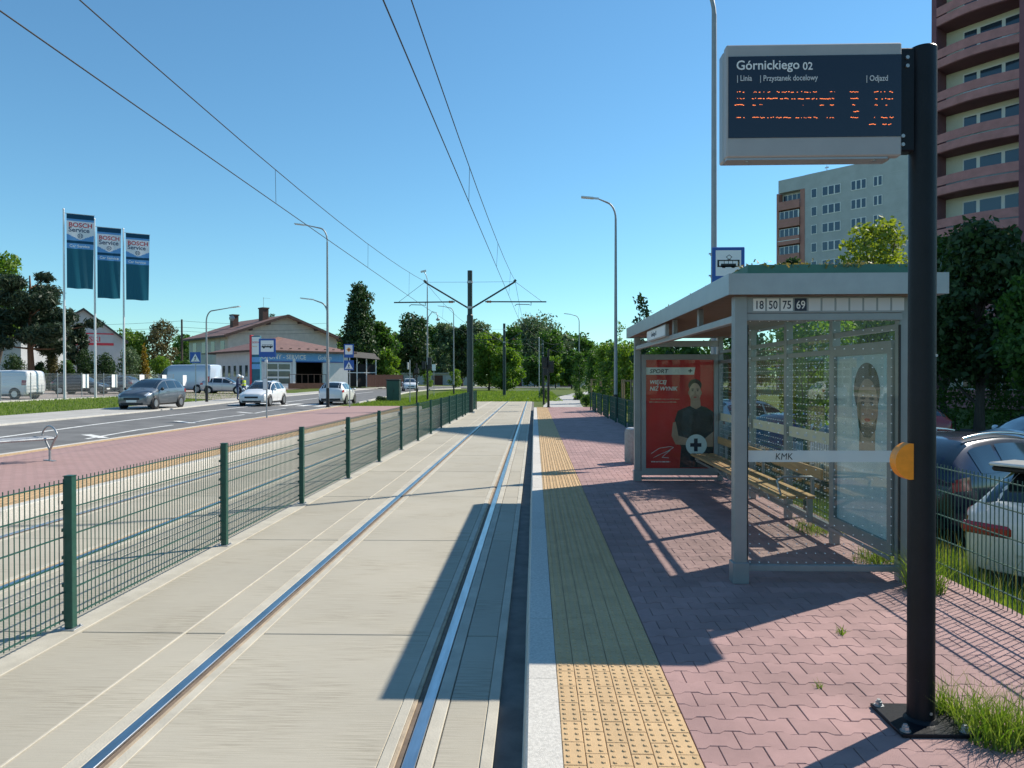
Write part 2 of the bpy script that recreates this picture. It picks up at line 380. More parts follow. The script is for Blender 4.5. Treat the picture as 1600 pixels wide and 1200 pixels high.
# ------------------------------------------------------------------ tram tracks
FX = -3.375                                   # centre line, fence
TEND = 56.3                                   # end of the concrete slab
def tracks():
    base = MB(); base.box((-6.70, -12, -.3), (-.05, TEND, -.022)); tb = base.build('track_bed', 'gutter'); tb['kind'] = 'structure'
    joints = [-12, -9.9, -6.9, -3.9, -.88] + [2.12+3*k for k in range(18)] + [TEND]
    xs_right = [(-3.27, -2.518), (-2.506, -2.215), (-1.94, -.745), (-.478, -.262)]
    def X(x, mirror): return 2*FX-x if mirror else x
    cache = {}
    for mirror in (0, 1):
        for a, b in zip(joints[:-1], joints[1:]):
            for x0, x1 in xs_right:
                L = b-a-.014; key = (round(x1-x0, 4), round(L, 3))
                if key not in cache:
                    q = MB(); q.bbox((-(x1-x0)/2, -L/2, -.2), ((x1-x0)/2, L/2, 0), .006); cache[key] = mesh_of(q, 'concrete_slab', 'slab')
                piece('concrete_slab', cache[key], tb, (X((x0+x1)/2, mirror), (a+b)/2, random.uniform(-.0012, .0012)))
        for nm, x0, x1, z, m in (('grout_line', -2.520, -2.504, .006, 'grout'), ('grout_strip', -2.213, -2.131, .003, 'grout'), ('rail', -2.127, -2.062, .006, 'rail_steel'), ('rail_groove', -2.062, -2.028, -.009, 'groove'), ('filler_strip', -2.028, -2.002, .0, 'filler'), ('grout_strip', -2.002, -1.942, .003, 'grout'),
                            ('grout_strip', -.743, -.686, .003, 'grout'), ('filler_strip', -.686, -.662, .0, 'filler'), ('rail_groove', -.662, -.627, -.009, 'groove'), ('rail', -.627, -.562, .006, 'rail_steel'), ('grout_strip', -.558, -.482, .003, 'grout'), ('grout_strip', -.260, -.200, .003, 'grout')):
            q = MB(); q.bbox((X(x0, mirror), -12, -.2), (X(x1, mirror), TEND-.01, z), .003); q.build(nm, m, tb)
    q = MB(); q.bbox((FX-.10, -12, -.2), (FX+.10, TEND-.01, .008), .004); q.build('centre_strip', 'grout', tb)
    # grooved rails carry on through the grass
    for x0 in (-2.095, -.595, 2*FX+2.095, 2*FX+.595):
        q = MB(); pts = [(x0, TEND), (x0+.02, 70), (x0+.5, 85), (x0+2.2, 105), (x0+5.5, 125), (x0+11, 145)]
        for p, r in zip(pts[:-1], pts[1:]): q.beam((*p, -.03), (*r, -.03), .07, .05)
        q.build('rail', 'rail_steel', tb)
tracks()

# ------------------------------------------------------------------ near platform
ZP, PEND = .17, 41.4
TACT0, TACT1 = .122, .722
def behaton(x0, x1, cx, gap=.0015):
    """upper and lower outline of one interlocking paver (local y), clipped to x0..x1"""
    a = .0125
    def s(x): u = abs(x-cx); return a if u > .062 else (-a if u < .036 else -a+2*a*(u-.036)/.026)
    ks = sorted({x0, x1, *[k for k in (cx-.062, cx-.036, cx+.036, cx+.062) if x0 < k < x1]})
    up = [(min(max(k, x0+gap), x1-gap), .07+s(k)-gap) for k in ks]; lo = [(p, -q) for p, q in up]
    return lo + up[::-1]
def paver_geo(out, cz, ch=.0026):
    cx = sum(p[0] for p in out)/len(out); cy = sum(p[1] for p in out)/len(out); k = len(out)
    def ring(d, z): return [(cx+(x-cx)*(1-d/.1), cy+(y-cy)*(1-d/.07), z) for x, y in out]
    v = ring(0, cz-.02)+ring(0, cz-ch)+ring(ch, cz)
    f = [tuple(range(2*k, 3*k))]+[(r*k+i, r*k+(i+1) % k, (r+1)*k+(i+1) % k, (r+1)*k+i) for r in (0, 1) for i in range(k)]
    return v, f
def near_platform():
    q = MB(); q.box((-.03, -6, -.25), (3.42, PEND, ZP-.011)); pl = q.build('platform', 'joint_sand'); pl['kind'] = 'structure'
    # kerb stones, battered face towards the rails
    st = MB(); L = .995
    st.add([(-.085, 0, -.2), (.12, 0, -.2), (.12, 0, ZP), (-.033, 0, ZP), (-.043, 0, ZP-.010), (-.085, L, -.2), (.12, L, -.2), (.12, L, ZP), (-.033, L, ZP), (-.043, L, ZP-.010)],
           [(0, 1, 2, 3, 4), (9, 8, 7, 6, 5), (0, 5, 6, 1), (1, 6, 7, 2), (2, 7, 8, 3), (3, 8, 9, 4), (4, 9, 5, 0)])
    me = mesh_of(st, 'kerb_stone', 'granite')
    for i in range(48): 
        if i-6 < PEND-.5: piece('kerb_stone', me, pl, (random.uniform(-.0015, .0015), -6+i, random.uniform(-.001, .001)))
    # pavers
    x0p, x1p = TACT1+.002, 3.405; rows = []; r = 0; y = -1.0
    while y < PEND-.07:
        c = x0p+(.1 if r % 2 else 0.0)
        while c-.1 < x1p:
            a, b = max(c-.1, x0p), min(c+.1, x1p)
            if b-a > .03: rows.append((y, a, b, c))
            c += .2
        y += .14; r += 1
    vis = [k for k in rows if k[0] > 2.95 and k[1] < .675*k[0]+.1]; vis.sort(key=lambda k: k[0]); single = set(vis[:300]); cache = {}
    V, Fc, V2, F2 = [], [], [], []
    fld = MB()
    for k in rows:
        y, a, b, c = k
        if k in single:
            key = (round(a-c, 4), round(b-c, 4))
            if key not in cache:
                q = MB(); q.add(*paver_geo(behaton(a-c, b-c, 0), 0)); cache[key] = mesh_of(q, 'paver', 'paver')
            o = piece('paver', cache[key], pl, (c, y, ZP+random.uniform(-.0016, .0012))); o.rotation_euler = (random.gauss(0, .004), random.gauss(0, .004), random.gauss(0, .004))
        else:
            v, f = paver_geo(behaton(a-c, b-c, 0), 0, .0026)
            dz = ZP+random.uniform(-.0016, .0012); fld.add([(p[0]+c, p[1]+y, p[2]+dz) for p in v], f)
    o = fld.build('paver_field', 'paver_field', pl, recalc=False); o['kind'] = 'stuff'
    # tactile blocks, two rows of four studs on each
    def block():
        q = MB(); q.bbox((-.0488, -.0988, -.012), (.0488, .0988, 0), .003)
        for ix in (-.025, .025):
            for iy in (-.075, -.025, .025, .075):
                n = 7; v = [(ix+r_*math.cos(2*math.pi*j/n), iy+r_*math.sin(2*math.pi*j/n), h) for r_, h in ((.0125, 0), (.0085, .0052)) for j in range(n)]
                q.add(v, [(j, (j+1) % n, n+(j+1) % n, n+j) for j in range(n)]+[tuple(range(n, 2*n))])
        return q
    bl = block(); me = mesh_of(bl, 'tactile_block', 'tactile'); pos = []
    for cidx in range(6):
        y = -1.0+(.1 if cidx % 2 else 0)
        while y < PEND-.1: pos.append((TACT0+.05+.1*cidx, y)); y += .2
    pos.sort(key=lambda k: (k[1] < 2.95, k[1])); fld = MB(); bv = bl.v; bf = bl.f
    for i, (x, y) in enumerate(pos):
        dz = ZP+random.uniform(-.001, .001)
        if i < 300: piece('tactile_block', me, pl, (x, y, dz), random.gauss(0, .004))
        else: fld.add([(a+x, b+y, c+dz) for a, b, c in bv], bf)
    o = fld.build('tactile_field', 'tactile_field', pl, recalc=False); o['kind'] = 'stuff'
near_platform()

def brickmat(name, c1, c2, mortar, bw, bh, msize=.06):
    m = mat(name, c1, .85, world=True, bump=.15, bscale=200); t = m.node_tree; b = t.nodes['Principled BSDF']
    g = t.nodes.new('ShaderNodeNewGeometry'); br = t.nodes.new('ShaderNodeTexBrick'); t.links.new(g.outputs['Position'], br.inputs[0])
    br.inputs['Color1'].default_value = (*c1, 1); br.inputs['Color2'].default_value = (*c2, 1); br.inputs['Mortar'].default_value = (*mortar, 1)
    br.inputs['Scale'].default_value = 1; br.inputs['Mortar Size'].default_value = msize*bh; br.inputs['Brick Width'].default_value = bw; br.inputs['Row Height'].default_value = bh
    n = t.nodes.new('ShaderNodeTexNoise'); n.inputs['Scale'].default_value = .9; n.inputs['Detail'].default_value = 6; t.links.new(g.outputs['Position'], n.inputs[0])
    mr = t.nodes.new('ShaderNodeMapRange'); mr.inputs[3].default_value = .86; mr.inputs[4].default_value = 1.14; t.links.new(n.outputs[0], mr.inputs[0])
    hs = t.nodes.new('ShaderNodeHueSaturation'); t.links.new(br.outputs[0], hs.inputs['Color']); t.links.new(mr.outputs[0], hs.inputs['Value']); t.links.new(hs.outputs[0], b.inputs['Base Color'])
    return m
brickmat('paver_far', (.38, .24, .225), (.345, .215, .20), (.23, .16, .145), .2, .14)
brickmat('tactile_far', (.60, .39, .2), (.55, .36, .19), (.28, .19, .1), .1, .2)
def far_platform():
    fx0, fx1, e = 2*FX+.04, -11.6, 43.0
    q = MB(); q.box((fx1, -12, -.2), (2*FX-.722, e, ZP)); pl = q.build('far_platform', 'paver_far'); pl['kind'] = 'structure'
    q = MB(); q.box((2*FX-.7215, -12, -.1), (2*FX-.1215, e, ZP+.002)); q.build('tactile_strip', 'tactile_far', pl)
    st = MB(); L = .995; Xm = 2*FX
    st.add([(.085, 0, -.2), (-.12, 0, -.2), (-.12, 0, ZP), (.033, 0, ZP), (.043, 0, ZP-.010), (.085, L, -.2), (-.12, L, -.2), (-.12, L, ZP), (.033, L, ZP), (.043, L, ZP-.010)],
           [(0, 1, 2, 3, 4), (9, 8, 7, 6, 5), (0, 5, 6, 1), (1, 6, 7, 2), (2, 7, 8, 3), (3, 8, 9, 4), (4, 9, 5, 0)])
    me = mesh_of(st, 'kerb_stone', 'granite')
    for i in range(55): piece('kerb_stone', me, pl, (Xm, -12+i, 0))
    k2 = MB(); k2.bbox((-.09, 0, -.2), (.09, .995, ZP+.004), .012); me = mesh_of(k2, 'road_kerb_stone', 'granite')
    for i in range(55): piece('road_kerb_stone', me, pl, (fx1-.088, -12+i, 0))
    q = MB(); q.box((fx1+.003, -12, -.1), (fx1+.30, e, ZP+.003)); q.build('edge_strip', 'tactile_far', pl)
far_platform()
# ------------------------------------------------------------------ object materials
mat('fence_green', (.012, .075, .055), .45, var=.2, vscale=20)
mat('fence_wire', (.022, .085, .062), .4, var=.15, vscale=20)
mat('galvanised', (.42, .43, .44), .45, metal=.7, var=.2, vscale=12)
mat('lamp_grey', (.30, .31, .32), .5, metal=.4, var=.1, vscale=4)
mat('black_paint', (.012, .013, .015), .45, var=.3, vscale=8)
mat('mast_green', (.018, .04, .038), .5, var=.2, vscale=3)
mat('alu_grey', (.27, .28, .29), .42, metal=.35, var=.08, vscale=6, bump=.05, bscale=150)
mat('alu_light', (.34, .35, .37), .38, metal=.45, var=.08, vscale=6)
mat('board_grey', (.34, .34, .35), .5, metal=.1, var=.06, vscale=6)
mat('pole_dark', (.006, .008, .013), .45, spec=.25, var=.35, vscale=5, bump=.08, bscale=80)
mat('screen', (.010, .014, .028), .18, spec=.6)
mat('led', (.9, .25, .08), .5, emis=((1.0, .22, .06), 1.6))
mat('print_white', (.72, .73, .74), .6)
mat('print_grey', (.55, .56, .58), .6)
mat('print_navy', (.015, .022, .05), .5)
mat('sign_blue', (.014, .085, .36), .4)
mat('sign_white', (.78, .79, .8), .4)
mat('sign_black', (.012, .012, .014), .5)
mat('sign_back', (.35, .36, .37), .5, metal=.5)
mat('orange_plastic', (.85, .28, .01), .35, var=.15, vscale=25)
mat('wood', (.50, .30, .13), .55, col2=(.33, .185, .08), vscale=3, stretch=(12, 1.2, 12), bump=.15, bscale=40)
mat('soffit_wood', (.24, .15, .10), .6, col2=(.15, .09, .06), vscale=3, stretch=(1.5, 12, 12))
mat('green_trim', (.05, .16, .12), .6, var=.15, vscale=5)
mat('gravel', (.36, .31, .26), .95, var=.5, vscale=40, bump=.8, bscale=60)
mat('poster_red', (.68, .016, .02), .35, col2=(.46, .010, .015), vscale=1.6)
mat('poster_dark', (.025, .03, .04), .4, var=.4, vscale=8)
mat('poster_dark2', (.045, .055, .07), .4, var=.4, vscale=8)
mat('poster_skin', (.62, .41, .31), .45, col2=(.50, .31, .23), vscale=6)
mat('poster_skin2', (.50, .31, .23), .45, col2=(.38, .22, .155), vscale=6)
mat('poster_hair', (.05, .033, .025), .5, var=.4, vscale=30)
mat('poster_blue', (.45, .62, .74), .35, col2=(.58, .68, .75), vscale=1.5)
mat('poster_shirt', (.82, .84, .87), .4, col2=(.66, .70, .75), vscale=5)
mat('cream', (.66, .60, .44), .6, var=.08, vscale=6)
mat('concrete_bin', (.36, .34, .31), .9, var=.25, vscale=20, bump=.4, bscale=60)
mat('wire', (.02, .02, .022), .5)
mat('insulator', (.25, .12, .06), .35)
mat('led_lamp', (.55, .56, .58), .3, metal=.3)
glassmat('glass_clear', ior=1.3); glassmat('glass_dots', ior=1.32, dots=(.075, .075, .0042, 0)); glassmat('glass_rows', ior=1.32, tint=(.93, .96, .95), dots=(.085, .075, .0062, 1))
glassmat('glass_frost', frost=.55)

# ------------------------------------------------------------------ mesh panel fences
def panel_mesh(L, H=1.03, name='mesh_panel'):
    """welded wire panel along +y: verticals every 50 mm, horizontals every 200 mm, picks above the top wire"""
    q = MB(); n = int(round((L-.02)/.05)); y0 = (L-n*.05)/2
    def bar(a, b, r):
        (x0, yy0, z0), (x1, yy1, z1) = a, b
        if z1 > z0: vs = [(x0+sx*r, yy0+sy*r, z) for z in (z0, z1) for sx, sy in ((-1, -1), (1, -1), (1, 1), (-1, 1))]
        else: vs = [(x0+sx*r, y, z0+sz*r) for y in (yy0, yy1) for sx, sz in ((-1, -1), (1, -1), (1, 1), (-1, 1))]
        q.add(vs, [(0, 1, 5, 4), (1, 2, 6, 5), (2, 3, 7, 6), (3, 0, 4, 7), (3, 2, 1, 0), (4, 5, 6, 7)])
    for i in range(n+1): bar((0, y0+i*.05, .02), (0, y0+i*.05, H+.03), .0026)
    k = 0
    while .04+k*.2 <= H-.1 or k == 0:
        for sx in (-.0055, .0055): bar((sx, 0, .04+k*.2), (sx, L, .04+k*.2), .0032)
        k += 1
    for sx in (-.0055, .0055): bar((sx, 0, H), (sx, L, H), .0032)
    return mesh_of(q, name, 'fence_wire')
def post_meshes(H, w=.06, side=-1):
    q = MB(); q.bbox((-w/2, -w/2, .008), (w/2, w/2, H), .004); q.box((-w/2-.003, -w/2-.003, H), (w/2+.003, w/2+.003, H+.006)); post = mesh_of(q, 'post', 'fence_green')
    q = MB(); q.bbox((-.06, -.06, 0), (.06, .06, .008), .002)
    for a in (-.045, .045): q.lathe([(.009, .008), (.009, .02), (.005, .022)], (a, a*.9, 0), 6)
    plate = mesh_of(q, 'base_plate', 'galvanised')
    q = MB(); q.box((side*(w/2), -.022, -.012), (side*(w/2+.022), .022, .012)); clamp = mesh_of(q, 'clamp', 'fence_green')
    return post, plate, clamp
def mesh_fence(label, x, ys, z, H, side, slope=0.0, plates=True):
    f = thing('mesh_fence', label, 'fence', (x, ys[0], z)); post, plate, clamp = post_meshes(H, side=side); cache = {}
    for i, y in enumerate(ys):
        dx = slope*(y-ys[0]); p = piece('post', post, f, (dx, y-ys[0], 0), random.gauss(0, .01))
        if plates: piece('base_plate', plate, p)
        for zc in (.1, .3, .5, .7, .9): piece('clamp', clamp, p, (0, 0, zc+.02))
        if i < len(ys)-1:
            L = round(ys[i+1]-y-.004, 3)
            if L not in cache: cache[L] = panel_mesh(L)
            piece('mesh_panel', cache[L], f, (dx+side*.041, y-ys[0]+.002, .03))
    return f
mesh_fence('dark green wire mesh fence running between the two tram tracks', FX, [5.17+2.6267*i for i in range(-2, 12)]+[35.4, 38.75, 42.0], .008, 1.11, -1)
mesh_fence('dark green wire mesh fence along the back of the platform behind the shelter', 3.34, [.9+2.6267*i for i in range(15)], .02, 1.04, 1, slope=-.012, plates=False)

# ------------------------------------------------------------------ departure display on its dark pole
UX, VZ, NY = (1, 0, 0), (0, 0, 1), (0, -1, 0)
def display():
    t = thing('departure_display', 'tram stop departure board on a thick dark pole, reading Górnickiego 02', 'display', (1.85, 3.53, ZP))
    B = lambda mb, n, m, p=None: mb.build(n, m, p if p is not None else t, world=True)
    q = MB(); q.tube([(1.85, 3.53, ZP+.018), (1.85, 3.53, 3.385)], 0.0605, 32); q.lathe([(0.0605, 3.385), (.058, 3.392), (.045, 3.396)], (1.85, 3.53, 0), 32); pole = B(q, 'pole', 'pole_dark')
    q = MB()
    for zz, a in ((1.93, -.75), (.24, -1.3)): q.lathe([(.007, 0), (.007, .004), (.003, .006)], (1.85+0.0605*math.cos(a), 3.53+0.0605*math.sin(a)-.004, zz), 8, 'y')
    B(q, 'rivet', 'galvanised', pole)
    q = MB(); q.bbox((1.685, 3.375, ZP+.002), (2.015, 3.695, ZP+.020), .003); pl = B(q, 'base_plate', 'pole_dark')
    for bx in (1.715, 1.985):
        for by in (3.405, 3.665):
            q = MB(); q.lathe([(.024, ZP+.020), (.024, ZP+.024)], (bx, by, 0), 16); q.lathe([(.017, ZP+.024), (.017, ZP+.042)], (bx, by, 0), 6, smooth=False); q.lathe([(.010, ZP+.042), (.010, ZP+.052)], (bx, by, 0), 10); B(q, 'bolt', 'galvanised', pl)
    q = MB(); q.tube([(1.85, 3.53, ZP+.018), (1.85, 3.53, ZP+.035)], [.078, .0645], 28); B(q, 'weld_collar', 'pole_dark', pl)
    # housing
    Yf = 3.47; tl = onY(1135, 70, Yf); br = onY(1409, 243, Yf); x0, x1, z0, z1 = tl[0], br[0], br[2], tl[2]
    q = MB(); q.bbox((x0, Yf, z0), (x1, Yf+.05, z1), .006); hs = B(q, 'housing', 'board_grey')
    q = MB(); q.bbox((x0-.004, Yf+.052, z0-.006), (x1-.03, Yf+.12, z1-.012), .006); B(q, 'rear_housing', 'sign_back', hs)
    q = MB(); q.box((x0+.004, Yf+.01, z0-.010), (x1-.06, Yf+.10, z0-.0005)); B(q, 'drip_rail', 'alu_light', hs)
    q = MB()
    for fx in (.13, .86): q.lathe([(.009, z0-.016), (.009, z0-.010)], (x0+(x1-x0)*fx, Yf+.03, 0), 10)
    B(q, 'screw', 'galvanised', hs)
    s0 = onY(1138, 89, Yf); s1 = onY(1409, 213, Yf); sx0, sx1, sz0, sz1 = s0[0], s1[0]-.004, s1[2], s0[2]
    q = MB(); q.box((sx0, Yf-.003, sz0), (sx1, Yf+.002, sz1)); sc = B(q, 'screen', 'screen', hs)
    def T(txt, px, py, hpx, mt, sx=1.0, bold=0.0):
        p = onY(px, py, Yf-.004); h = hpx/F_PX*Yf; q = MB(); q.text(txt, h/.70, (p[0], Yf-.0045, p[2]), UX, VZ, NY, 'LEFT', .0006, sx, 0, bold); o = B(q, 'lettering', mt, sc)
        return o
    T('Górnickiego', 1150, 109, 14, 'print_white', .97, .012); T('02', 1254, 109, 11.5, 'print_white', .95, .012)
    T('| Linia', 1151, 126.5, 8.5, 'print_grey', .80, .012); T('| Przystanek docelowy', 1187, 126.5, 8.5, 'print_grey', .80, .012); T('| Odjazd', 1353, 126.5, 8.5, 'print_grey', .80, .012)
    # lit LED segments, row by row
    rows = [(144, [(1150, 1164, .5), (1175, 1278, .62), (1297, 1304, .5), (1328, 1341, .9), (1366, 1395, .5)], .8), (154.5, [(1152, 1163, .6), (1175, 1278, .75), (1281, 1303, .95), (1329, 1341, .9), (1365, 1395, .6)], 1.0),
            (164.3, [(1148, 1163, .95), (1176, 1181, .9), (1187, 1200, .3), (1216, 1224, .5), (1252, 1255, .8), (1281, 1287, .95), (1297, 1303, .95), (1332, 1336, .9), (1367, 1371, .9), (1384, 1386, .9)], 1.0),
            (174.5, [(1330, 1342, .85)], 1.0), (184, [(1151, 1163, .55), (1174, 1278, .68), (1292, 1303, .5), (1329, 1341, .95), (1366, 1369, .5), (1374, 1396, .6)], .9), (194.5, [(1358, 1373, .8), (1379, 1393, .8)], .9)]
    q = MB(); rr = random.Random(3)
    for py, segs, hh in rows:
        for a, b, den in segs:
            x = a
            while x < b:
                wd = rr.choice((.7, 1.0, 1.4, 2.2))
                if rr.random() < den:
                    for k in range(1):
                        p = onY(x, py+rr.uniform(-.7, .7)+k*1.2, Yf-.004); q2 = onY(min(x+wd, b), py, Yf-.004); q.box((p[0], Yf-.0052, p[2]), (q2[0], Yf-.0036, p[2]+.0022*hh))
                x += wd+.7
    B(q, 'led_row', 'led', sc)
    # bracket arm to the pole
    q = MB(); q.bbox((x1+.001, Yf+.03, z0+.03), (1.80, Yf+.10, z1-.012), .006); br_ = B(q, 'bracket', 'pole_dark')
    q = MB()
    for zz in (z0+.06, z0+.10, z1-.06, z1-.10):
        q = MB(); q.lathe([(.009, Yf+.022), (.009, Yf+.03)], (x1+.018+.02*(zz > 3.2), 0, zz), 8, 'y'); B(q, 'bracket_screw', 'galvanised', br_)
    # orange passenger button housing
    q = MB(); prof = [(0, -.085)]+[(-.085*math.cos(a), .085*math.sin(a)*1.05) for a in np.linspace(-math.pi/2+.25, math.pi/2-.25, 12)]+[(0, .085)]
    q.prism([(u-.052, v) for u, v in prof], (1.85, 3.50, zat(720, 3.5)), (1, 0, 0), (0, 0, 1), (0, 1, 0), .06); B(q, 'button_housing', 'orange_plastic')
display()

# ------------------------------------------------------------------ shelter
def shelter():
    X0, X1, Y0, Y1 = 1.655, 2.975, 5.93, 11.76; ZB, ZT = 2.48, 2.645
    t = thing('tram_shelter', 'grey metal and glass tram shelter with a planted green roof and wooden bench', 'shelter', (X0, Y0, ZP))
    def B(mb, n, m, p=None): return mb.build(n, m, p if p is not None else t, world=True)
    def bx(n, m, a, b, c=.004, p=None): q = MB(); q.bbox(a, b, c); return B(q, n, m, p)
    # posts
    for x, y, wd in ((X0, Y0, .10), (X0, Y1, .10)):
        po = bx('post', 'alu_grey', (x-wd/2, y-wd/2, ZP+.002), (x+wd/2, y+wd/2, ZB-.001)); bx('post_foot', 'alu_grey', (x-.064, y-.064, ZP+.001), (x+.064, y+.064, ZP+.17), .004, po)
    for y in (Y0+.06, 7.31, 8.63, 10.03, Y1): bx('back_post', 'alu_grey', (X1-.035, y-.04, ZP+.002), (X1+.045, y+.04, ZB-.001))
    # roof
    rx0, rx1, ry0, ry1 = 1.525, 3.225, 5.76, 12.12
    q = MB()
    q.box((rx0, ry0, ZB), (rx0+.012, ry1, ZT)); q.box((rx1-.012, ry0, ZB), (rx1, ry1, ZT)); q.box((rx0+.0125, ry0, ZB), (rx1-.0125, ry0+.012, ZT)); q.box((rx0+.0125, ry1-.012, ZB), (rx1-.0125, ry1, ZT)); q.box((rx0+.013, ry0+.013, ZB+.055), (rx1-.013, ry1-.013, ZT-.012))
    rf = B(q, 'roof', 'alu_light')
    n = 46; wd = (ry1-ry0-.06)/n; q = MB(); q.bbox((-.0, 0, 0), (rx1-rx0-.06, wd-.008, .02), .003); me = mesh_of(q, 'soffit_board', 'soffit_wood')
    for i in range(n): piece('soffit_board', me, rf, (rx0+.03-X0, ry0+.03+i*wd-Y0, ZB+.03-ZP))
    q = MB(); a, b, c, d = rx0+.22, rx1-.08, ry0+.25, ry1-.22; z0, z1 = ZT-.02, ZT+.105
    q.box((a, c, z0), (b, c+.02, z1)); q.box((a, d-.02, z0), (b, d, z1)); q.box((a, c+.0205, z0), (a+.02, d-.0205, z1)); q.box((b-.02, c+.0205, z0), (b, d-.0205, z1)); tr = B(q, 'planter_edge', 'green_trim', rf)
    q = MB(); q.box((a+.021, c+.021, z0), (b-.021, d-.021, z1-.02)); B(q, 'substrate', 'gravel', rf)
    rr = np.random.default_rng(5); V = []; Fq = []; N = 15000
    for _ in range(620):
        cx, cy = rr.uniform(a+.05, b-.05), c+.05+(d-c-.1)*rr.random()**1.5; hgt = rr.choice([.012, .022, .04, .075], p=[.45, .35, .15, .05])
        for k in range(26):
            p = np.array([cx, cy, z1-.02])+np.array([rr.normal(0, .035), rr.normal(0, .035), abs(rr.normal(0, hgt*.55))]); u = rr.normal(size=3); u /= np.linalg.norm(u); v = np.cross(u, rr.normal(size=3)); v /= np.linalg.norm(v); s = rr.uniform(.008, .017)
            o = len(V); V += [p-u*s-v*s*.5, p+u*s-v*s*.5, p+u*s+v*s*.5, p-u*s+v*s*.5]; Fq.append((o, o+1, o+2, o+3))
    V = np.array(V)-np.array([X0, Y0, ZP]); me = arr_mesh('sedum', V, np.array(Fq), 'leaf_sedum'); o = piece('sedum', me, rf); o['kind'] = 'stuff'
    # front beam, struts and stop name box
    bx('front_beam', 'alu_light', (X0-.035, Y0+.051, 2.275), (X0+.035, Y1-.051, 2.335))
    for y in (7.31, 8.63, 10.03): bx('strut', 'alu_grey', (X0-.025, y-.035, 2.336), (X0+.025, y+.035, ZB+.029))
    nb = bx('name_box', 'alu_light', (X0-.085, 8.78, 2.325), (X0-.040, 10.2, 2.475)); q = MB(); q.box((X0-.089, 8.80, 2.34), (X0-.0855, 10.18, 2.462)); fc = B(q, 'name_plate', 'print_white', nb)
    q = MB(); q.text('Górnickiego 02', .085, (X0-.0895, 9.82, 2.375), (0, -1, 0), VZ, (-1, 0, 0), 'LEFT', .001, .8); B(q, 'lettering', 'print_navy', fc)
    # near end: line number strip, glass, frosted band
    bx('number_frame', 'alu_grey', (X0+.051, Y0-.03, 2.345), (X1-.04, Y0+.03, 2.478)); xa = 1.757; 
    for i, tx in enumerate(('18', '50', '75', '69', '', '', '', '', '', '', '')):
        x = xa+i*.1098; dark = tx == '69'; q = MB(); q.box((x, Y0-.034, 2.362), (x+.094, Y0-.0302, 2.462)); pl = B(q, 'number_tile', 'print_navy' if dark else ('print_white' if tx else 'print_grey'))
        if tx: q = MB(); q.text(tx, .092, (x+.047, Y0-.0345, 2.379), UX, VZ, NY, 'CENTER', .001, .80, 0, .01); B(q, 'numeral', 'print_white' if dark else 'print_navy', pl)
    bx('end_beam', 'alu_grey', (X0+.051, Y0-.028, 2.285), (X1-.036, Y0+.028, 2.344)); bx('end_rail', 'alu_grey', (X0+.051, Y0-.025, .265), (X1-.036, Y0+.025, .315))
    q = MB(); q.box((X0+.055, Y0-.004, .316), (X1-.038, Y0+.004, 2.284)); g = B(q, 'end_glass', 'glass_dots')
    q = MB(); q.box((X0+.055, Y0-.0062, 1.145), (X1-.038, Y0-.0045, 1.238)); B(q, 'frosted_band', 'glass_frost', g)
    q = MB(); q.text('KMK', .075, (1.94, Y0-.0068, 1.165), UX, VZ, NY, 'LEFT', .0005, .9, .1); B(q, 'graffiti', 'sign_black', g)
    q = MB()
    for x in (X0+.058, X1-.05): q.box((x, Y0-.01, .35), (x+.012, Y0+.01, 2.25))
    B(q, 'glazing_bead', 'sign_black', g)
    # back wall
    for y0, y1 in ((7.35, 8.59), (8.67, 9.99), (10.07, 11.72)):
        for z in (2.215, 2.055, .30): bx('back_rail', 'alu_grey', (X1-.02, y0+.001, z), (X1+.03, y1-.001, z+.05))
        q = MB(); q.box((X1, y0+.004, .352), (X1+.008, y1-.004, 2.053)); g = B(q, 'back_glass', 'glass_rows')
        q = MB(); q.box((X1-.0025, y0+.006, 1.145), (X1-.0005, y1-.006, 1.262)); st = B(q, 'cream_band', 'cream', g)
        q = MB(); rr = random.Random(int(y0*10))
        for k in range(5): yy = y0+.18+k*.24; q.box((X1-.0035, yy, 1.18), (X1-.0026, yy+rr.uniform(.05, .12), 1.18+rr.uniform(.02, .04)))
        B(q, 'printed_marks', 'print_grey', st)
        q = MB(); q.box((X1, y0+.004, 2.108), (X1+.008, y1-.004, 2.212)); B(q, 'top_glass', 'glass_clear')
        bx('sill', 'alu_light', (X1-.032, y0+.002, .28), (X1-.005, y1-.002, .30))
    # poster case in the back wall (portrait)
    y0, y1, z0, z1 = 6.04, 7.265, .36, 2.13
    q = MB(); q.box((X1-.055, y0, z0), (X1+.06, y1, z0+.10)); q.box((X1-.055, y0, z1-.10), (X1+.06, y1, z1)); q.box((X1-.055, y0, z0+.1005), (X1+.06, y0+.075, z1-.1005)); q.box((X1-.055, y1-.075, z0+.1005), (X1+.06, y1, z1-.1005)); pc = B(q, 'poster_case', 'alu_grey')
    Wp, Hp = y1-y0-.15, z1-z0-.2; oy, oz = y1-.075, z0+.10; U, V, N = (0, -1, 0), VZ, (-1, 0, 0)
    q = MB(); q.box((X1-.02, y0+.076, z0+.101), (X1+.02, y1-.076, z1-.101)); pp = B(q, 'poster', 'poster_blue', pc)
    def P(n, m, pts, lay):
        q = MB(); q.prism([(u*Wp, v*Hp) for u, v in pts], (X1-.0202-.0006*lay, oy, oz), U, V, N, .0005); return B(q, n, m, pp)
    def ell(cx, cy, rx, ry, k=28, a0=0, a1=2*math.pi): return [(cx+rx*math.cos(a), cy+ry*math.sin(a)) for a in np.linspace(a0, a1, k, endpoint=(a1-a0) < 6.2)]
    P('printed_background', 'print_white', [(.02, .50), (.32, .52), (.30, .93), (.02, .95)], 0); P('printed_shirt', 'poster_shirt', [(.04, .0), (.98, .0), (1.0-.01, .42), (.86, .48), (.70, .53), (.46, .53), (.30, .47), (.10, .40)], 1)
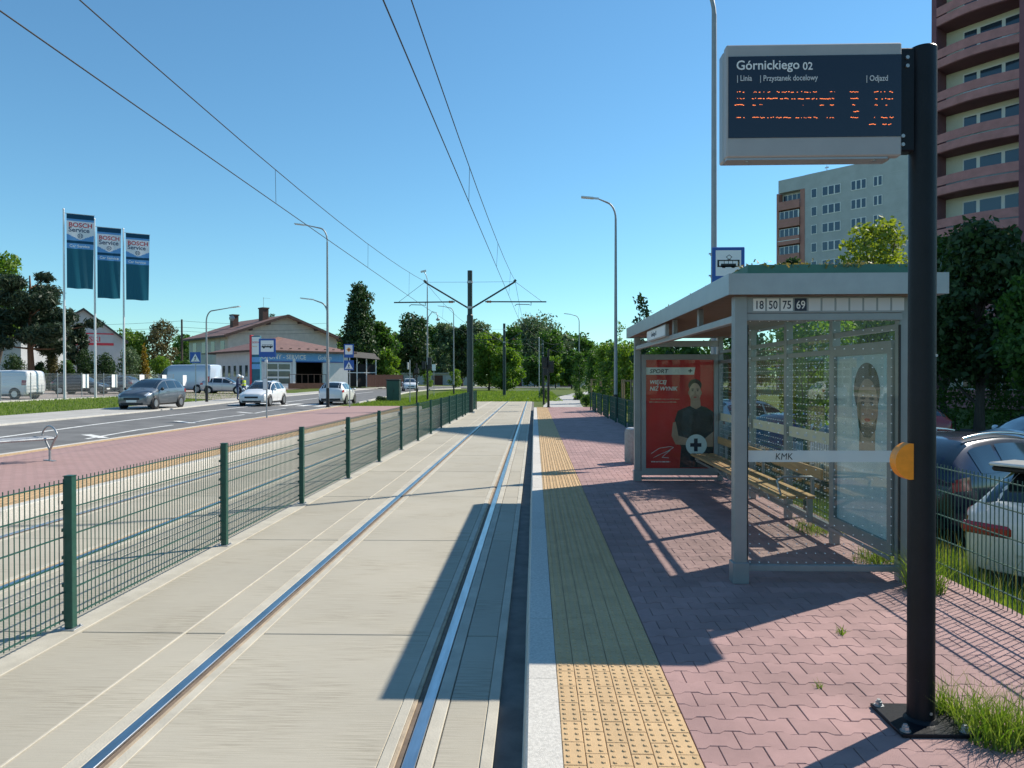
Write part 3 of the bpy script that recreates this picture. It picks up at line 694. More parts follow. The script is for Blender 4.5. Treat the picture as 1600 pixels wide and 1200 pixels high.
    P('printed_neck', 'poster_skin2', [(.45, .44), (.62, .40), (.74, .46), (.74, .60), (.46, .60)], 2); P('printed_hair', 'poster_hair', ell(.585, .80, .235, .155), 2); P('printed_face', 'poster_skin2', ell(.60, .70, .19, .165), 3); P('printed_beard', 'poster_hair', [(.43, .64), (.45, .58), (.54, .53), (.66, .53), (.75, .58), (.77, .65), (.70, .60), (.60, .615), (.50, .60)], 4)
    for ex in (.52, .68): P('printed_eye', 'poster_hair', ell(ex, .725, .035, .010, 12), 5); P('printed_brow', 'poster_hair', ell(ex, .752, .05, .008, 12), 5)
    P('printed_nose', 'poster_skin', [(.595, .72), (.615, .72), (.635, .665), (.575, .665)], 5); P('printed_mouth', 'poster_red', ell(.605, .630, .055, .010, 12), 5); P('printed_caption', 'print_white', [(.05, .93), (.40, .93), (.40, .985), (.05, .985)], 1)
    q = MB(); q.box((X1-.05, y0+.08, z0+.105), (X1-.046, y1-.08, z1-.105)); B(q, 'poster_glass', 'glass_clear', pc)
    bx('back_rail', 'alu_grey', (X1-.02, 6.04, 2.215), (X1+.03, 7.265, 2.265)); bx('sill', 'alu_light', (X1-.075, 6.04, .325), (X1-.056, 7.265, .355))
    # far end: illuminated poster case
    fx0, fx1, fz0, fz1 = 1.712, 2.93, .265, 2.20; yf = Y1-.07
    q = MB(); q.box((fx0, yf, fz0), (fx1, Y1+.05, fz0+.11)); q.box((fx0, yf, fz1-.085), (fx1, Y1+.05, fz1)); q.box((fx0, yf, fz0+.1105), (fx0+.072, Y1+.05, fz1-.0855)); q.box((fx1-.065, yf, fz0+.1105), (fx1, Y1+.05, fz1-.0855)); pc = B(q, 'poster_case', 'alu_grey')
    bx('end_beam', 'alu_light', (X0+.051, Y1-.03, 2.325), (X1-.036, Y1+.03, 2.42)); bx('end_rail', 'alu_grey', (X0+.051, Y1-.025, .185), (X1-.036, Y1+.025, .225))
    ox, oz2, Wq, Hq = fx0+.073, fz0+.111, fx1-fx0-.139, fz1-fz0-.197
    q = MB(); q.box((ox, yf+.025, oz2), (ox+Wq, yf+.05, oz2+Hq)); pp = B(q, 'poster', 'poster_red', pc)
    def Q(n, m, pts, lay):
        q = MB(); q.prism([(u*Wq, (1-v)*Hq) for u, v in pts], (ox, yf+.0248-.0006*lay, oz2), UX, VZ, NY, .0005); return B(q, n, m, pp)
    def QT(tx, u, v, h, m, sx=1, sh=0, bold=0.0): q = MB(); q.text(tx, h*Hq/.7, (ox+u*Wq, yf+.0225, oz2+(1-v)*Hq), UX, VZ, NY, 'LEFT', .0006, sx, sh, bold); B(q, 'lettering', m, pp)
    Q('printed_strip', 'print_white', [(0, .070), (.73, .070), (.71, .137), (0, .137)], 1); QT('SPORT', .055, .122, .036, 'print_navy', 1.08, .18, .02); QT('.PL', .40, .122, .036, 'print_grey', 1.05, .18, .0); QT('+', .62, .124, .044, 'print_navy', 1.1, .1, .03)
    QT('WIĘCEJ', .055, .222, .034, 'print_white', .93, .2, .022); QT('NIŻ WYNIK', .055, .283, .036, 'print_white', .93, .2, .022)
    def QL(u0, u1, v, h, m, sd):                      # a line of print too small to read
        q = MB(); r_ = random.Random(sd); u = u0
        while u < u1:
            w_ = r_.uniform(.012, .05); q.box((ox+u*Wq, yf+.0225, oz2+(1-v)*Hq), (ox+min(u+w_, u1)*Wq, yf+.0231, oz2+(1-v+h*r_.uniform(.6, 1))*Hq)); u += w_+.009
        B(q, 'small_print', m, pp)
    QL(.07, .50, .366, .009, 'poster_skin', 1); QL(.05, .46, .394, .010, 'poster_skin', 2)
    Q('printed_body', 'poster_dark', [(.43, .55), (.47, .47), (.60, .435), (.68, .42), (.80, .42), (.90, .44), (1.0-.003, .48), (1.0-.003, .995), (.50, .995), (.52, .80), (.40, .70)], 2); Q('printed_shirt_light', 'poster_dark2', [(.55, .47), (.63, .45), (.70, .48), (.66, .70), (.56, .72), (.52, .60)], 3)
    Q('printed_neck', 'poster_skin2', [(.66, .36), (.80, .36), (.81, .43), (.74, .455), (.66, .43)], 4); Q('printed_hair', 'poster_hair', ell(.725, .235, .098, .058), 4); Q('printed_face', 'poster_skin', ell(.725, .302, .088, .088), 5); Q('printed_stubble', 'poster_skin2', ell(.725, .352, .066, .034), 6)
    for ex in (.69, .765): Q('printed_eye', 'poster_hair', ell(ex, .285, .015, .005, 10), 7); Q('printed_brow', 'poster_hair', ell(ex, .270, .022, .0045, 10), 7)
    Q('printed_nose', 'poster_skin2', [(.720, .285), (.735, .285), (.742, .318), (.712, .318)], 7); Q('printed_mouth', 'poster_red', ell(.727, .345, .025, .0055, 10), 8)
    for sx_ in (-1, 1): Q('printed_ear', 'poster_skin2', ell(.725+sx_*.088, .305, .012, .02, 10), 5)
    Q('printed_arm', 'poster_skin2', [(.40, .58), (.44, .57), (.48, .70), (.66, .73), (.68, .79), (.44, .78), (.38, .70)], 5); Q('printed_arm', 'poster_skin2', [(1.0-.003, .66), (1.0-.003, .80), (.86, .80), (.84, .74)], 5); Q('printed_ball', 'print_white', ell(.745, .785, .155, .098), 6)
    Q('printed_cross', 'print_navy', [(.71, .725), (.765, .725), (.765, .768), (.82, .768), (.82, .802), (.765, .802), (.765, .845), (.71, .845), (.71, .802), (.655, .802), (.655, .768), (.71, .768)], 7)
    q = MB(); sg = [(.08, .865), (.20, .815), (.36, .800), (.41, .808), (.33, .840), (.18, .880), (.11, .905), (.22, .870), (.36, .835), (.28, .875), (.24, .90), (.34, .905)]
    for a, b in zip(sg[:-1], sg[1:]): q.beam((ox+a[0]*Wq, yf+.0225, oz2+(1-a[1])*Hq), (ox+b[0]*Wq, yf+.0225, oz2+(1-b[1])*Hq), .0006, .007, (0, 0, 1))
    B(q, 'printed_signature', 'print_white', pp); QL(.08, .36, .945, .011, 'print_white', 3)
    q = MB(); q.box((ox+.001, yf+.006, oz2+.001), (ox+Wq-.001, yf+.010, oz2+Hq-.001)); B(q, 'poster_glass', 'glass_clear', pc)
    # bench
    ys0, ys1 = 7.42, 11.55
    for i in range(4): bx('seat_slat', 'wood', (2.46+i*.098, ys0, .60), (2.545+i*.098, ys1, .632), .006)
    bx('back_slat', 'wood', (2.885, ys0, .79), (2.915, ys1, .90), .006)
    for y in (7.75, 9.4, 11.2):
        q = MB(); q.beam((2.46, y, .582), (2.94, y, .582), .04, .034); q.beam((2.90, y, .30), (2.90, y, .56), .05, .05, (0, 1, 0)); q.beam((2.93, y, .565), (2.93, y, .92), .03, .03, (0, 1, 0)); q.beam((2.48, y, .555), (2.92, y, .33), .03, .03); B(q, 'bench_bracket', 'alu_grey')
    q = MB()
    for y in (7.45, 9.1): q.tube([(2.50, y, .634), (2.46, y, .78), (2.52, y, .82), (2.80, y, .82), (2.90, y, .78)], .011, 8)
    B(q, 'armrest', 'alu_light')
# ------------------------------------------------------------------ foliage
leafmat('leaf_sedum', (.10, .13, .03), (.30, .22, .08), .2)
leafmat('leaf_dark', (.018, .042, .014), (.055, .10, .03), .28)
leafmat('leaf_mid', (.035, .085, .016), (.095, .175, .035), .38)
leafmat('leaf_light', (.075, .15, .02), (.19, .28, .05), .42)
leafmat('leaf_yellow', (.13, .18, .025), (.27, .31, .06), .45)
leafmat('leaf_grey', (.06, .10, .045), (.14, .19, .095), .35)
leafmat('leaf_pine', (.016, .032, .016), (.05, .078, .038), .15)
leafmat('leaf_olive', (.07, .075, .028), (.15, .125, .05), .25)
leafmat('leaf_gold', (.16, .11, .012), (.34, .23, .03), .25)
leafmat('grass_blade', (.085, .16, .022), (.24, .30, .065), .42)
leafmat('grass_dry', (.12, .15, .03), (.30, .27, .10), .3)
mat('bark', (.09, .07, .055), .9, col2=(.05, .038, .03), vscale=6, stretch=(4, 4, .6), bump=.5, bscale=14)
mat('bark_pine', (.20, .105, .06), .9, col2=(.10, .055, .035), vscale=6, stretch=(4, 4, .8), bump=.5, bscale=14)
mat('stake', (.30, .21, .12), .8, var=.25, vscale=6)

def leaf_cloud(blobs, n, size, rng, aspect=.6, shell=.55, squash=1.0, cluster=0):
    """n leaf quads spread through ellipsoid clumps (cx,cy,cz,rx,ry,rz), denser towards each clump's surface"""
    bl = np.array(blobs, float); wt = (bl[:, 3]*bl[:, 4]*bl[:, 5])**.75; wt /= wt.sum()
    k = rng.choice(len(bl), size=n, p=wt); d = rng.normal(size=(n, 3)); d /= np.linalg.norm(d, axis=1)[:, None]
    r = (shell+(1-shell)*rng.random(n))*(.82+.36*rng.random(n)); r *= np.where(rng.random(n) < .25, rng.random(n)**.5, 1)
    p = bl[k, :3]+d*bl[k, 3:6]*r[:, None]
    nrm = d*.6+rng.normal(size=(n, 3))*.75; nrm /= np.linalg.norm(nrm, axis=1)[:, None]
    u = np.cross(nrm, rng.normal(size=(n, 3))); u /= np.linalg.norm(u, axis=1)[:, None]; v = np.cross(nrm, u)
    s = size*(.6+.8*rng.random(n))[:, None]; u = u*s; v = v*s*aspect
    V = np.stack([p-u, p+v*.9-u*.1, p+u, p-v*.9-u*.1], 1).reshape(-1, 3); F = np.arange(4*n).reshape(n, 4)
    return V, F
def crown_blobs(kind, H, w, base, rng, n):
    """clump layout: round, tall, cone, column, spread"""
    out = []
    for i in range(n):
        t = (i+.5)/n
        if kind == 'tall': z = base+(H-base)*t; R_ = w/2*(1-.75*abs(t-.38)**1.3/.6**1.3)*.78
        elif kind == 'cone': z = base+(H-base)*t; R_ = w/2*(1-t)**.8*.9+.03*w
        elif kind == 'column': z = base+(H-base)*t; R_ = w/2*(.92 if t < .7 else .92*(1-(t-.7)/.3*.75))
        else: z = base+(H-base)*(.12+.80*t); R_ = w/2*math.sqrt(max(.05, 1-((t-.45)/.62)**2))*.80
        a = i*2.399+rng.uniform(-.5, .5); rr = R_*math.sqrt(rng.random())*(.95 if kind in ('round', 'spread', 'tall') else .3)
        br = (w*.21*rng.uniform(.7, 1.25) if kind in ('round', 'spread') else (w*.23*rng.uniform(.7, 1.2) if kind == 'tall' else R_*rng.uniform(.8, 1.0)))
        out.append((rr*math.cos(a), rr*math.sin(a), z, br, br, br*(.8 if kind != 'column' else 1.1)))
    return out
def tree(name, label, loc, H, w, kind='round', leaf='leaf_mid', n=5200, size=None, base=None, nb=22, trunk=None, seed=0, group=None, cat='tree', bark='bark', lean=0.0, extra=None, shell=.55):
    rng = np.random.default_rng(seed+int(abs(loc[0])*13+abs(loc[1])*7)); base = H*.22 if base is None else base; size = size or max(.05, w*.028)
    t = thing(name, label, cat, loc, rng.uniform(0, 6.28), group)
    bl = crown_blobs(kind, H, w, base, rng, nb)
    if extra: bl += extra
    tr = trunk or max(.03, H*.016); q = MB()
    top = H*.86; pts = [np.array([lean*z+rng.normal(0, .012*H)*(z > 0), rng.normal(0, .012*H)*(z > 0), z]) for z in np.linspace(0, top, 7)]
    q.tube(pts, [tr*(1.25 if i == 0 else 1-.85*i/6) for i in range(7)], 8)
    for b in bl[::2]:
        z0 = max(base*.7, min(top*.9, b[2]-rng.uniform(.1, .3)*H)); i = z0/top*6; k = int(min(5, i)); p0 = pts[k]+(pts[k+1]-pts[k])*(i-k); p1 = np.array(b[:3]); mid = (p0+p1)/2+np.array([0, 0, -.02*H])
        q.tube([p0, mid, p1], [tr*.42, tr*.28, tr*.1], 5, cap=False)
    q.build('trunk', bark, t)
    V, F = leaf_cloud(bl, n, size, rng, shell=shell); o = piece('crown', arr_mesh('crown', V, F, leaf), t)
    return t
def grass_patch(name, polyfn, n, h, leafm, seed, w=.006, bend=.35, zfn=None):
    """blades as narrow tapering two-segment leaves"""
    rng = np.random.default_rng(seed); P = polyfn(rng, n); n = len(P); z = np.array([(zfn or gz)(x, y) for x, y in P])
    a = rng.random(n)*6.283; hh = h*(.45+.9*rng.random(n)**1.5); dx, dy = np.cos(a), np.sin(a); ww = w*(.7+.6*rng.random(n)); bd = bend*hh*rng.random(n); b = rng.random(n)*6.283
    base = np.stack([P[:, 0], P[:, 1], z-.02], 1); side = np.stack([-dy*ww, dx*ww, 0*ww], 1); off = np.stack([np.cos(b)*bd, np.sin(b)*bd, 0*bd], 1); up = np.stack([0*hh, 0*hh, hh], 1)
    m = base+up*.55+off*.35; tp = base+up+off*1.2
    V = np.stack([base-side, base+side, m+side*.75, m-side*.75, tp], 1).reshape(-1, 3); i = np.arange(n)*5
    F3 = np.concatenate([np.stack([i, i+1, i+2], 1), np.stack([i, i+2, i+3], 1), np.stack([i+3, i+2, i+4], 1)])
    return arr_mesh(name, V, F3, leafm)

shelter()

# ------------------------------------------------------------------ lamp posts
def lamp_head(q, p, d, s=1.0):
    """flat LED luminaire on the end of an arm: p arm end, d outward direction"""
    d = np.array(d, float); d /= np.linalg.norm(d); u = np.cross(d, (0, 0, 1)); u /= np.linalg.norm(u); n = np.cross(u, d)
    q.obox(np.array(p)+d*.16*s, d*.16*s, u*.045*s, n*.035*s); q.obox(np.array(p)+d*.50*s, d*.26*s, u*.13*s, n*.028*s)
def street_lamp(label, x, y, z, H, arms, r0=.085, r1=.045, black=1.1, group=None):
    t = thing('street_lamp', label, 'street lamp', (x, y, z), group=group)
    q = MB(); q.tube([(0, 0, black), (0, 0, H*.5), (0, 0, H-.9)], [r0*.95, r0*.75, r1], 14); q.build('pole', 'lamp_grey', t)
    q = MB(); q.tube([(0, 0, 0), (0, 0, black)], [r0*1.12, r0*1.05], 14); q.lathe([(r0*1.8, 0), (r0*1.8, .03)], (0, 0, 0), 14); q.build('painted_base', 'black_paint', t)
    for (dx, dy, L, zt) in arms:
        d = np.array([dx, dy, 0.]); d /= np.linalg.norm(d); q = MB(); z0 = zt-.9
        pts = [np.array([0, 0, z0])]+[np.array([0, 0, z0])+d*(.45*(1-math.cos(a)))+np.array([0, 0, .72*math.sin(a)]) for a in np.linspace(.2, 1.35, 6)]
        e = d*L+np.array([0, 0, zt-.02]); pts.append(e); q.tube(pts, [r1]+[r1*.9]*6+[r1*.6], 8); arm = q.build('arm', 'lamp_grey', t)
        q = MB(); lamp_head(q, e-d*.05, d+np.array([0, 0, .12])); q.build('luminaire', 'led_lamp', arm)
    return t
street_lamp('tall grey street lamp standing beside the shelter, carrying the tram stop sign', 3.72, 15.2, .02, 10.2, [(-1, 0, 1.5, 10.2)], .075, .05)
street_lamp('grey street lamp with black base rising behind the platform fence beyond the shelter', 3.45, 31.0, .02, 9.45, [(-1, .1, .75, 9.45)])
street_lamp('far street lamp beside the curving footpath', colY(905, 82), 82, 0, 9.0, [(-1, 0, 1.0, 9.0)])
p = ong(323, 629); street_lamp('street lamp with single arm on the grass verge before the garage yard', p[0], p[1], p[2], zat(479, p[1])-p[2], [(1, -.1, 1.6, zat(479, p[1])-p[2])])
street_lamp('tall street lamp with two arms at different heights beside the crossing signs', colY(512, 41), 41.0, ZP, zat(350, 41)-ZP, [(-1, 0, 1.15, zat(349, 41)-ZP), (-1, .05, .85, zat(466, 41)-ZP)])
street_lamp('street lamp on the meadow between the tram mast and the road bend', colY(709, 80), 80, 0, zat(478, 80), [(-1, .2, 1.1, zat(478, 80))])
x6 = colY(668, 58); t6 = street_lamp('thin lamp post with round top light, curved side lamp and traffic signal', x6, 58, 0, zat(430, 58), [], .075, .04, 2.9)
q = MB(); H6 = zat(430, 58); q.tube([(0, 0, H6-1.0), (0, 0, H6-.3), (-.12, 0, H6+.1), (-.25, 0, H6+.3)], .035, 8); q.obox((-.3, 0, H6+.36), (.22, 0, .05), (0, .12, 0), (0, 0, .06)); q.build('top_light', 'led_lamp', t6)
z6 = zat(492, 58); q = MB(); q.tube([(0, 0, z6-.7), (.1, 0, z6-.1), (.4, 0, z6+.28), (.75, 0, z6+.2), (.85, 0, z6-.25)], .03, 8); q.lathe([(.05, 0), (.17, -.1), (.14, -.2), (.02, -.24)], (.85, 0, z6-.22), 10); q.build('side_lamp', 'lamp_grey', t6)
def signal_head(t, x, y, z, nm='signal_head', n=3):
    q = MB(); q.bbox((x-.14, y-.10, z), (x+.14, y+.12, z+.32*n), .02)
    for i in range(n): q.lathe([(.115, y-.17), (.115, y-.10), (.02, y-.095)], (x, 0, z+.16+.32*i), 12, 'y')
    return q.build(nm, 'black_paint', t)
signal_head(t6, .18, 0, zat(577, 58)); signal_head(t6, -.30, 0, zat(577, 58), n=2)
def signal_pole(label, x, y, z, H, heads, r=.07):
    t = thing('traffic_signal', label, 'traffic signal', (x, y, z)); q = MB(); q.tube([(0, 0, 0), (0, 0, H)], [r, r*.85], 12); q.lathe([(r*1.7, 0), (r*1.7, .03)], (0, 0, 0), 12); q.build('pole', 'black_paint', t)
    for hx, hz, n in heads: signal_head(t, hx, 0, hz, n=n)
    return t
signal_pole('black tram signal post standing at the end of the near platform', .78, 40.9, ZP, zat(545, 40.9)-ZP, [(-.2, 2.2, 2), (.16, 1.95, 2)])
signal_pole('black signal post on the grass just past the near platform end', colY(849.5, 50), 50, 0, zat(566, 50), [(.12, 2.0, 2)])
signal_pole('slim black signal post behind the track fence beside the green cabinet', colY(651, 46), 46, 0, zat(567, 46), [(0, 2.1, 1)], .055)

# ------------------------------------------------------------------ catenary masts and wires
def mast(label, x, y, H, arms=True, s=1.0):
    t = thing('catenary_mast', label, 'mast', (x, y, 0), group=None)
    zs = 5.1*s; q = MB(); q.tube([(0, 0, .03), (0, 0, zs)], .165, 20); q.tube([(0, 0, zs), (0, 0, zs+.06)], [.165, .13], 20); q.tube([(0, 0, zs+.05), (0, 0, H)], .128, 20); q.build('pole', 'mast_green', t)
    q = MB(); q.bbox((-.25, -.25, 0), (.25, .25, .03), .004)
    for a in (-.19, .19):
        for b in (-.19, .19): q.lathe([(.025, .03), (.025, .08)], (a, b, 0), 6)
    q.build('base_plate', 'galvanised', t)
    if not arms: return t
    zc, zu = 5.52, 6.85
    for z in (zc, zu): q = MB(); q.lathe([(.150, z-.06), (.150, z+.06)], (0, 0, 0), 20); q.build('collar', 'galvanised', t)
    for s_ in (-1, 1):
        tip = (s_*2.37, 0, 6.86); q = MB(); q.tube([(s_*.14, 0, zc), tip], .045, 10); q.tube([(s_*2.30, 0, 6.86), (s_*2.42, 0, 6.95)], .06, 8); q.build('diagonal_arm', 'mast_green', t)
        q = MB(); q.tube([(s_*.8, 0, 5.82), (s_*4.0, 0, 5.80)], .035, 10); q.build('crossarm', 'mast_green', t)
        q = MB(); q.tube([tip, (s_*3.75, 0, 5.83)], .010, 6); q.tube([(s_*.13, 0, zu), tip], .008, 6); q.build('stay_wire', 'wire', t)
        q = MB(); a, b = (s_*2.35, s_*3.2) if s_ > 0 else (s_*3.2, s_*2.35); q.tube([(a, 0, 5.60), (a+.1, 0, 5.68), (b-.1, 0, 5.66), (b, 0, 5.62), (b, 0, 5.79)], .02, 6); q.build('steady_arm', 'mast_green', t)
        q = MB(); q.lathe([(.05, -.12), (.07, -.06), (.05, 0), (.07, .06), (.05, .12)], (s_*1.0, 0, 5.82), 10, 'x'); q.build('insulator', 'insulator', t)
    return t
MY = 38.0
mast('thick dark green catenary mast standing at the end of the track fence', FX, MY, 7.45)
m2 = (colY(788, 75), 75.0); m3 = (colY(848, 108), 108.0)
mast('second dark catenary mast out on the grass beyond the slab', m2[0], m2[1], 7.45); mast('third catenary mast far off where the tracks bend', m3[0], m3[1], 7.45)
mast('catenary mast back along the track fence', FX, -4.0, 7.45)
def catenary(side, word):
    if side > 0: c = [(-1.62, -4, 5.55), (-1.10, MY, 5.58), (m2[0]+2.5, m2[1], 5.58), (m3[0]+2.4, m3[1], 5.58)]
    else: c = [(-5.25, -4, 5.55), (-5.78, MY, 5.58), (m2[0]-2.6, m2[1], 5.58), (m3[0]-2.5, m3[1], 5.58)]
    m_ = [(c[0][0]-.05, -4, 6.86), (FX+side*2.37, MY, 6.90), (m2[0]+side*2.37, m2[1], 6.90), (m3[0]+side*2.37, m3[1], 6.90)]
    t = thing('overhead_line', 'overhead contact and carrier wires above the %s track' % word, 'overhead line', (c[0][0], -4, 0))
    def run(nm, pts, sag, r):
        q = MB(); P_ = []
        for a, b in zip(pts[:-1], pts[1:]):
            a, b = np.array(a, float), np.array(b, float)
            for u in np.linspace(0, 1, 13)[:-1]: P_.append(a+(b-a)*u-np.array([0, 0, sag*4*u*(1-u)]))
        P_.append(np.array(pts[-1], float)); q.tube(P_, r, 6); q.build(nm, 'wire', t, world=True)
    run('contact_wire', c, .02, .009); run('carrier_wire', m_, .62, .009)
    for (a, b), (d, e) in zip(zip(c[:-1], c[1:]), zip(m_[:-1], m_[1:])):
        for u in ((.08, .46, .675, .88) if a[1] < 0 else (.2, .5, .8)):
            a_, b_, d_, e_ = (np.array(k, float) for k in (a, b, d, e)); p0 = a_+(b_-a_)*u; p1 = d_+(e_-d_)*u-np.array([0, 0, .62*4*u*(1-u)])
            q = MB(); q.tube([p0, p1], .005, 5); q.build('dropper', 'wire', t, world=True)
catenary(1, 'near'); catenary(-1, 'far')

# ------------------------------------------------------------------ signs
def tram_symbol(q, cx, cz, s, Yp, mt=None):
    """side view of a tram with pantograph, drawn in the plane y=Yp"""
    bxs = [(-.5, -.04, -.42, .26), (.42, -.04, .5, .26), (-.5, .22, .5, .27), (-.34, -.06, .34, .10), (-.5, -.05, .5, .01), (-.28, -.10, -.14, -.05), (.14, -.10, .28, -.05), (-.01, .1, .01, .25), (-.2, .1, -.18, .25), (.18, .1, .2, .25)]
    for a, b, c, d in bxs: q.box((cx+a*s, Yp, cz+b*s), (cx+c*s, Yp-.0015, cz+d*s))
    for a, b in (((-.06, .28), (.12, .28)), ((.03, .29), (-.10, .40)), ((-.10, .40), (.03, .50)), ((.03, .50), (.16, .40)), ((.16, .40), (.03, .29))):
        q.beam((cx+a[0]*s, Yp-.001, cz+a[1]*s), (cx+b[0]*s, Yp-.001, cz+b[1]*s), .0015, .022*s, (0, 0, 1) if a[1] == b[1] else (0, 0, 1))
def bus_symbol(q, cx, cz, s, Yp):
    q.box((cx-.5*s, Yp, cz-.06*s), (cx+.5*s, Yp-.0015, cz+.06*s)); q.box((cx-.46*s, Yp, cz+.14*s), (cx+.46*s, Yp-.0015, cz+.18*s))
    for a in (-.46, -.2, .05, .3, .44): q.box((cx+a*s, Yp, cz+.06*s), (cx+(a+.03)*s, Yp-.0015, cz+.14*s))
    for a in (-.3, .3): q.lathe([(.085*s, Yp-.0015), (.085*s, Yp)], (cx+a*s, 0, cz-.07*s), 12, 'y')
def blue_plate(t, x, y, z, w, h, m='sign_blue'):
    q = MB(); q.bbox((x-w/2, y, z), (x+w/2, y+.02, z+h), .004); q.build('plate', m, t); return
def walker(t, x, y, z, w):
    """pedestrian crossing panel: white triangle with a walking figure on a blue plate"""
    q = MB(); q.bbox((x-w/2, y, z), (x+w/2, y+.02, z+w), .004); pl = q.build('plate', 'sign_blue', t)
    q = MB(); q.prism([(-.42*w, .12*w), (.42*w, .12*w), (0, .86*w)], (x, y-.001, z), UX, VZ, NY, .001); q.build('triangle', 'sign_white', pl)
    q = MB(); Yp = y-.0025; S_ = w
    q.lathe([(.035*S_, Yp-.001), (.035*S_, Yp)], (x+.0*S_, 0, z+.62*S_), 10, 'y')
    for a, b, k in (((0, .58), (-.01, .40), .07), ((-.01, .42), (.10, .20), .045), ((-.01, .42), (-.11, .20), .045), ((0, .56), (.10, .44), .035), ((0, .56), (-.10, .45), .035)): q.beam((x+a[0]*S_, Yp, z+a[1]*S_), (x+b[0]*S_, Yp, z+b[1]*S_), .001, k*S_)
    for a in (-.22, -.08, .06, .20): q.box((x+a*S_, Yp, z+.145*S_), (x+(a+.07)*S_, Yp-.001, z+.175*S_))
    q.build('pictogram', 'sign_black', pl)
def tram_stop_sign():
    Yp = 15.08; x = colY(1138, Yp); w = 50/F_PX*Yp; zt = zat(386, Yp, 1138); t = thing('tram_stop_sign', 'blue and white tram stop sign with tram pictogram above the shelter roof', 'sign', (x, Yp, zt-w*1.12))
    q = MB(); q.bbox((-w/2, 0, 0), (w/2, .025, w*1.12), .01); pl = q.build('plate', 'sign_blue', t)
    q = MB(); q.box((-w*.39, -.001, w*.23), (w*.39, -.0002, w*1.02)); q.build('white_field', 'sign_white', pl); q = MB(); tram_symbol(q, 0, w*.54, w*.68, -.0015); q.build('pictogram', 'sign_black', pl)
    q = MB()
    for zz in (.15, .6): q.box((-w/2-.06, .026, zz), (w*.3, .05, zz+.03)); q.lathe([(.075, zz-.01), (.075, zz+.04)], (3.72-x, .12, 0), 14)
    q.build('bracket', 'galvanised', t)
tram_stop_sign()
def stop_sign_far():
    p = onz(417, 653, ZP); Yp = p[1]; H = zat(528, Yp)-ZP; w = 27/F_PX*Yp; t = thing('bus_stop_sign', 'blue bus stop sign on a thin post at the edge of the far platform', 'sign', (p[0], Yp, ZP)); 
    q = MB(); q.tube([(0, 0, 0), (0, 0, H-.1)], .033, 10); q.build('post', 'galvanised', t)
    h = 29/F_PX*Yp; cx = colY(418.5, Yp)-p[0]; z0 = H-h
    q = MB(); q.bbox((cx-w/2, -.06, z0), (cx+w/2, -.036, H), .008); pl = q.build('plate', 'sign_blue', t)
    q = MB(); q.box((cx-w*.38, -.0612, z0+h*.28), (cx+w*.38, -.0604, H-h*.1)); q.build('white_field', 'sign_white', pl); q = MB(); bus_symbol(q, cx, z0+h*.56, w*.66, -.0615); q.build('pictogram', 'sign_black', pl)
    zz = zat(566, Yp)-ZP; q = MB(); q.bbox((-.06, -.09, zz), (.06, -.035, zz+.12), .01); q.build('information_box', 'print_white', t)
    z1, z2 = zat(609, Yp)-ZP, zat(590, Yp)-ZP; q = MB(); q.bbox((-.14, -.07, z1), (.05, -.036, z2), .005); tt = q.build('timetable_case', 'alu_grey', t); q = MB(); q.box((-.125, -.0715, z1+.02), (.035, -.0704, z2-.02)); q.build('timetable', 'print_white', tt)
stop_sign_far()
def crossing_signs():
    Y = 41.2; x = colY(545.5, Y); t = thing('crossing_sign', 'blue pedestrian crossing sign under a yellow tram warning panel near the two-armed lamp', 'sign', (x, Y, ZP)); w = 15.5/F_PX*Y
    q = MB(); q.tube([(.03, 0, 0), (.03, 0, zat(538, Y)-ZP)], .03, 8); q.build('post', 'galvanised', t); walker(t, 0, -.05, zat(578, Y)-ZP, w)
    z0, z1 = zat(558.5, Y)-ZP, zat(537, Y)-ZP; q = MB(); q.bbox((-w/2, -.05, z0+.01), (w/2, -.03, z1), .004); pl = q.build('panel', 'sign_blue', t); q = MB(); q.box((-w*.38, -.0512, z0+.25*(z1-z0)), (w*.38, -.0503, z1-.06)); q.build('white_field', 'sign_white', pl)
    c = (z0+z1)/2+.07; q = MB(); q.prism([(-.14, 0), (0, -.14), (.14, 0), (0, .14)], (0, -.0515, c), UX, VZ, NY, .001); q.build('warning_diamond', 'orange_plastic', pl); q = MB(); q.lathe([(.05, -.0535), (.05, -.0526)], (0, 0, c), 10, 'y'); q.build('pictogram', 'sign_black', pl)
    Y = ong(306, 629)[1]; p = ong(306, 629); t = thing('crossing_sign', 'blue pedestrian crossing sign on the grass verge near the long van', 'sign', tuple(p)); w = 17/F_PX*Y
    q = MB(); q.tube([(0, 0, 0), (0, 0, zat(550, Y)-p[2])], .03, 8); q.build('post', 'galvanised', t); walker(t, 0, -.05, zat(566, Y)-p[2], w)
crossing_signs()
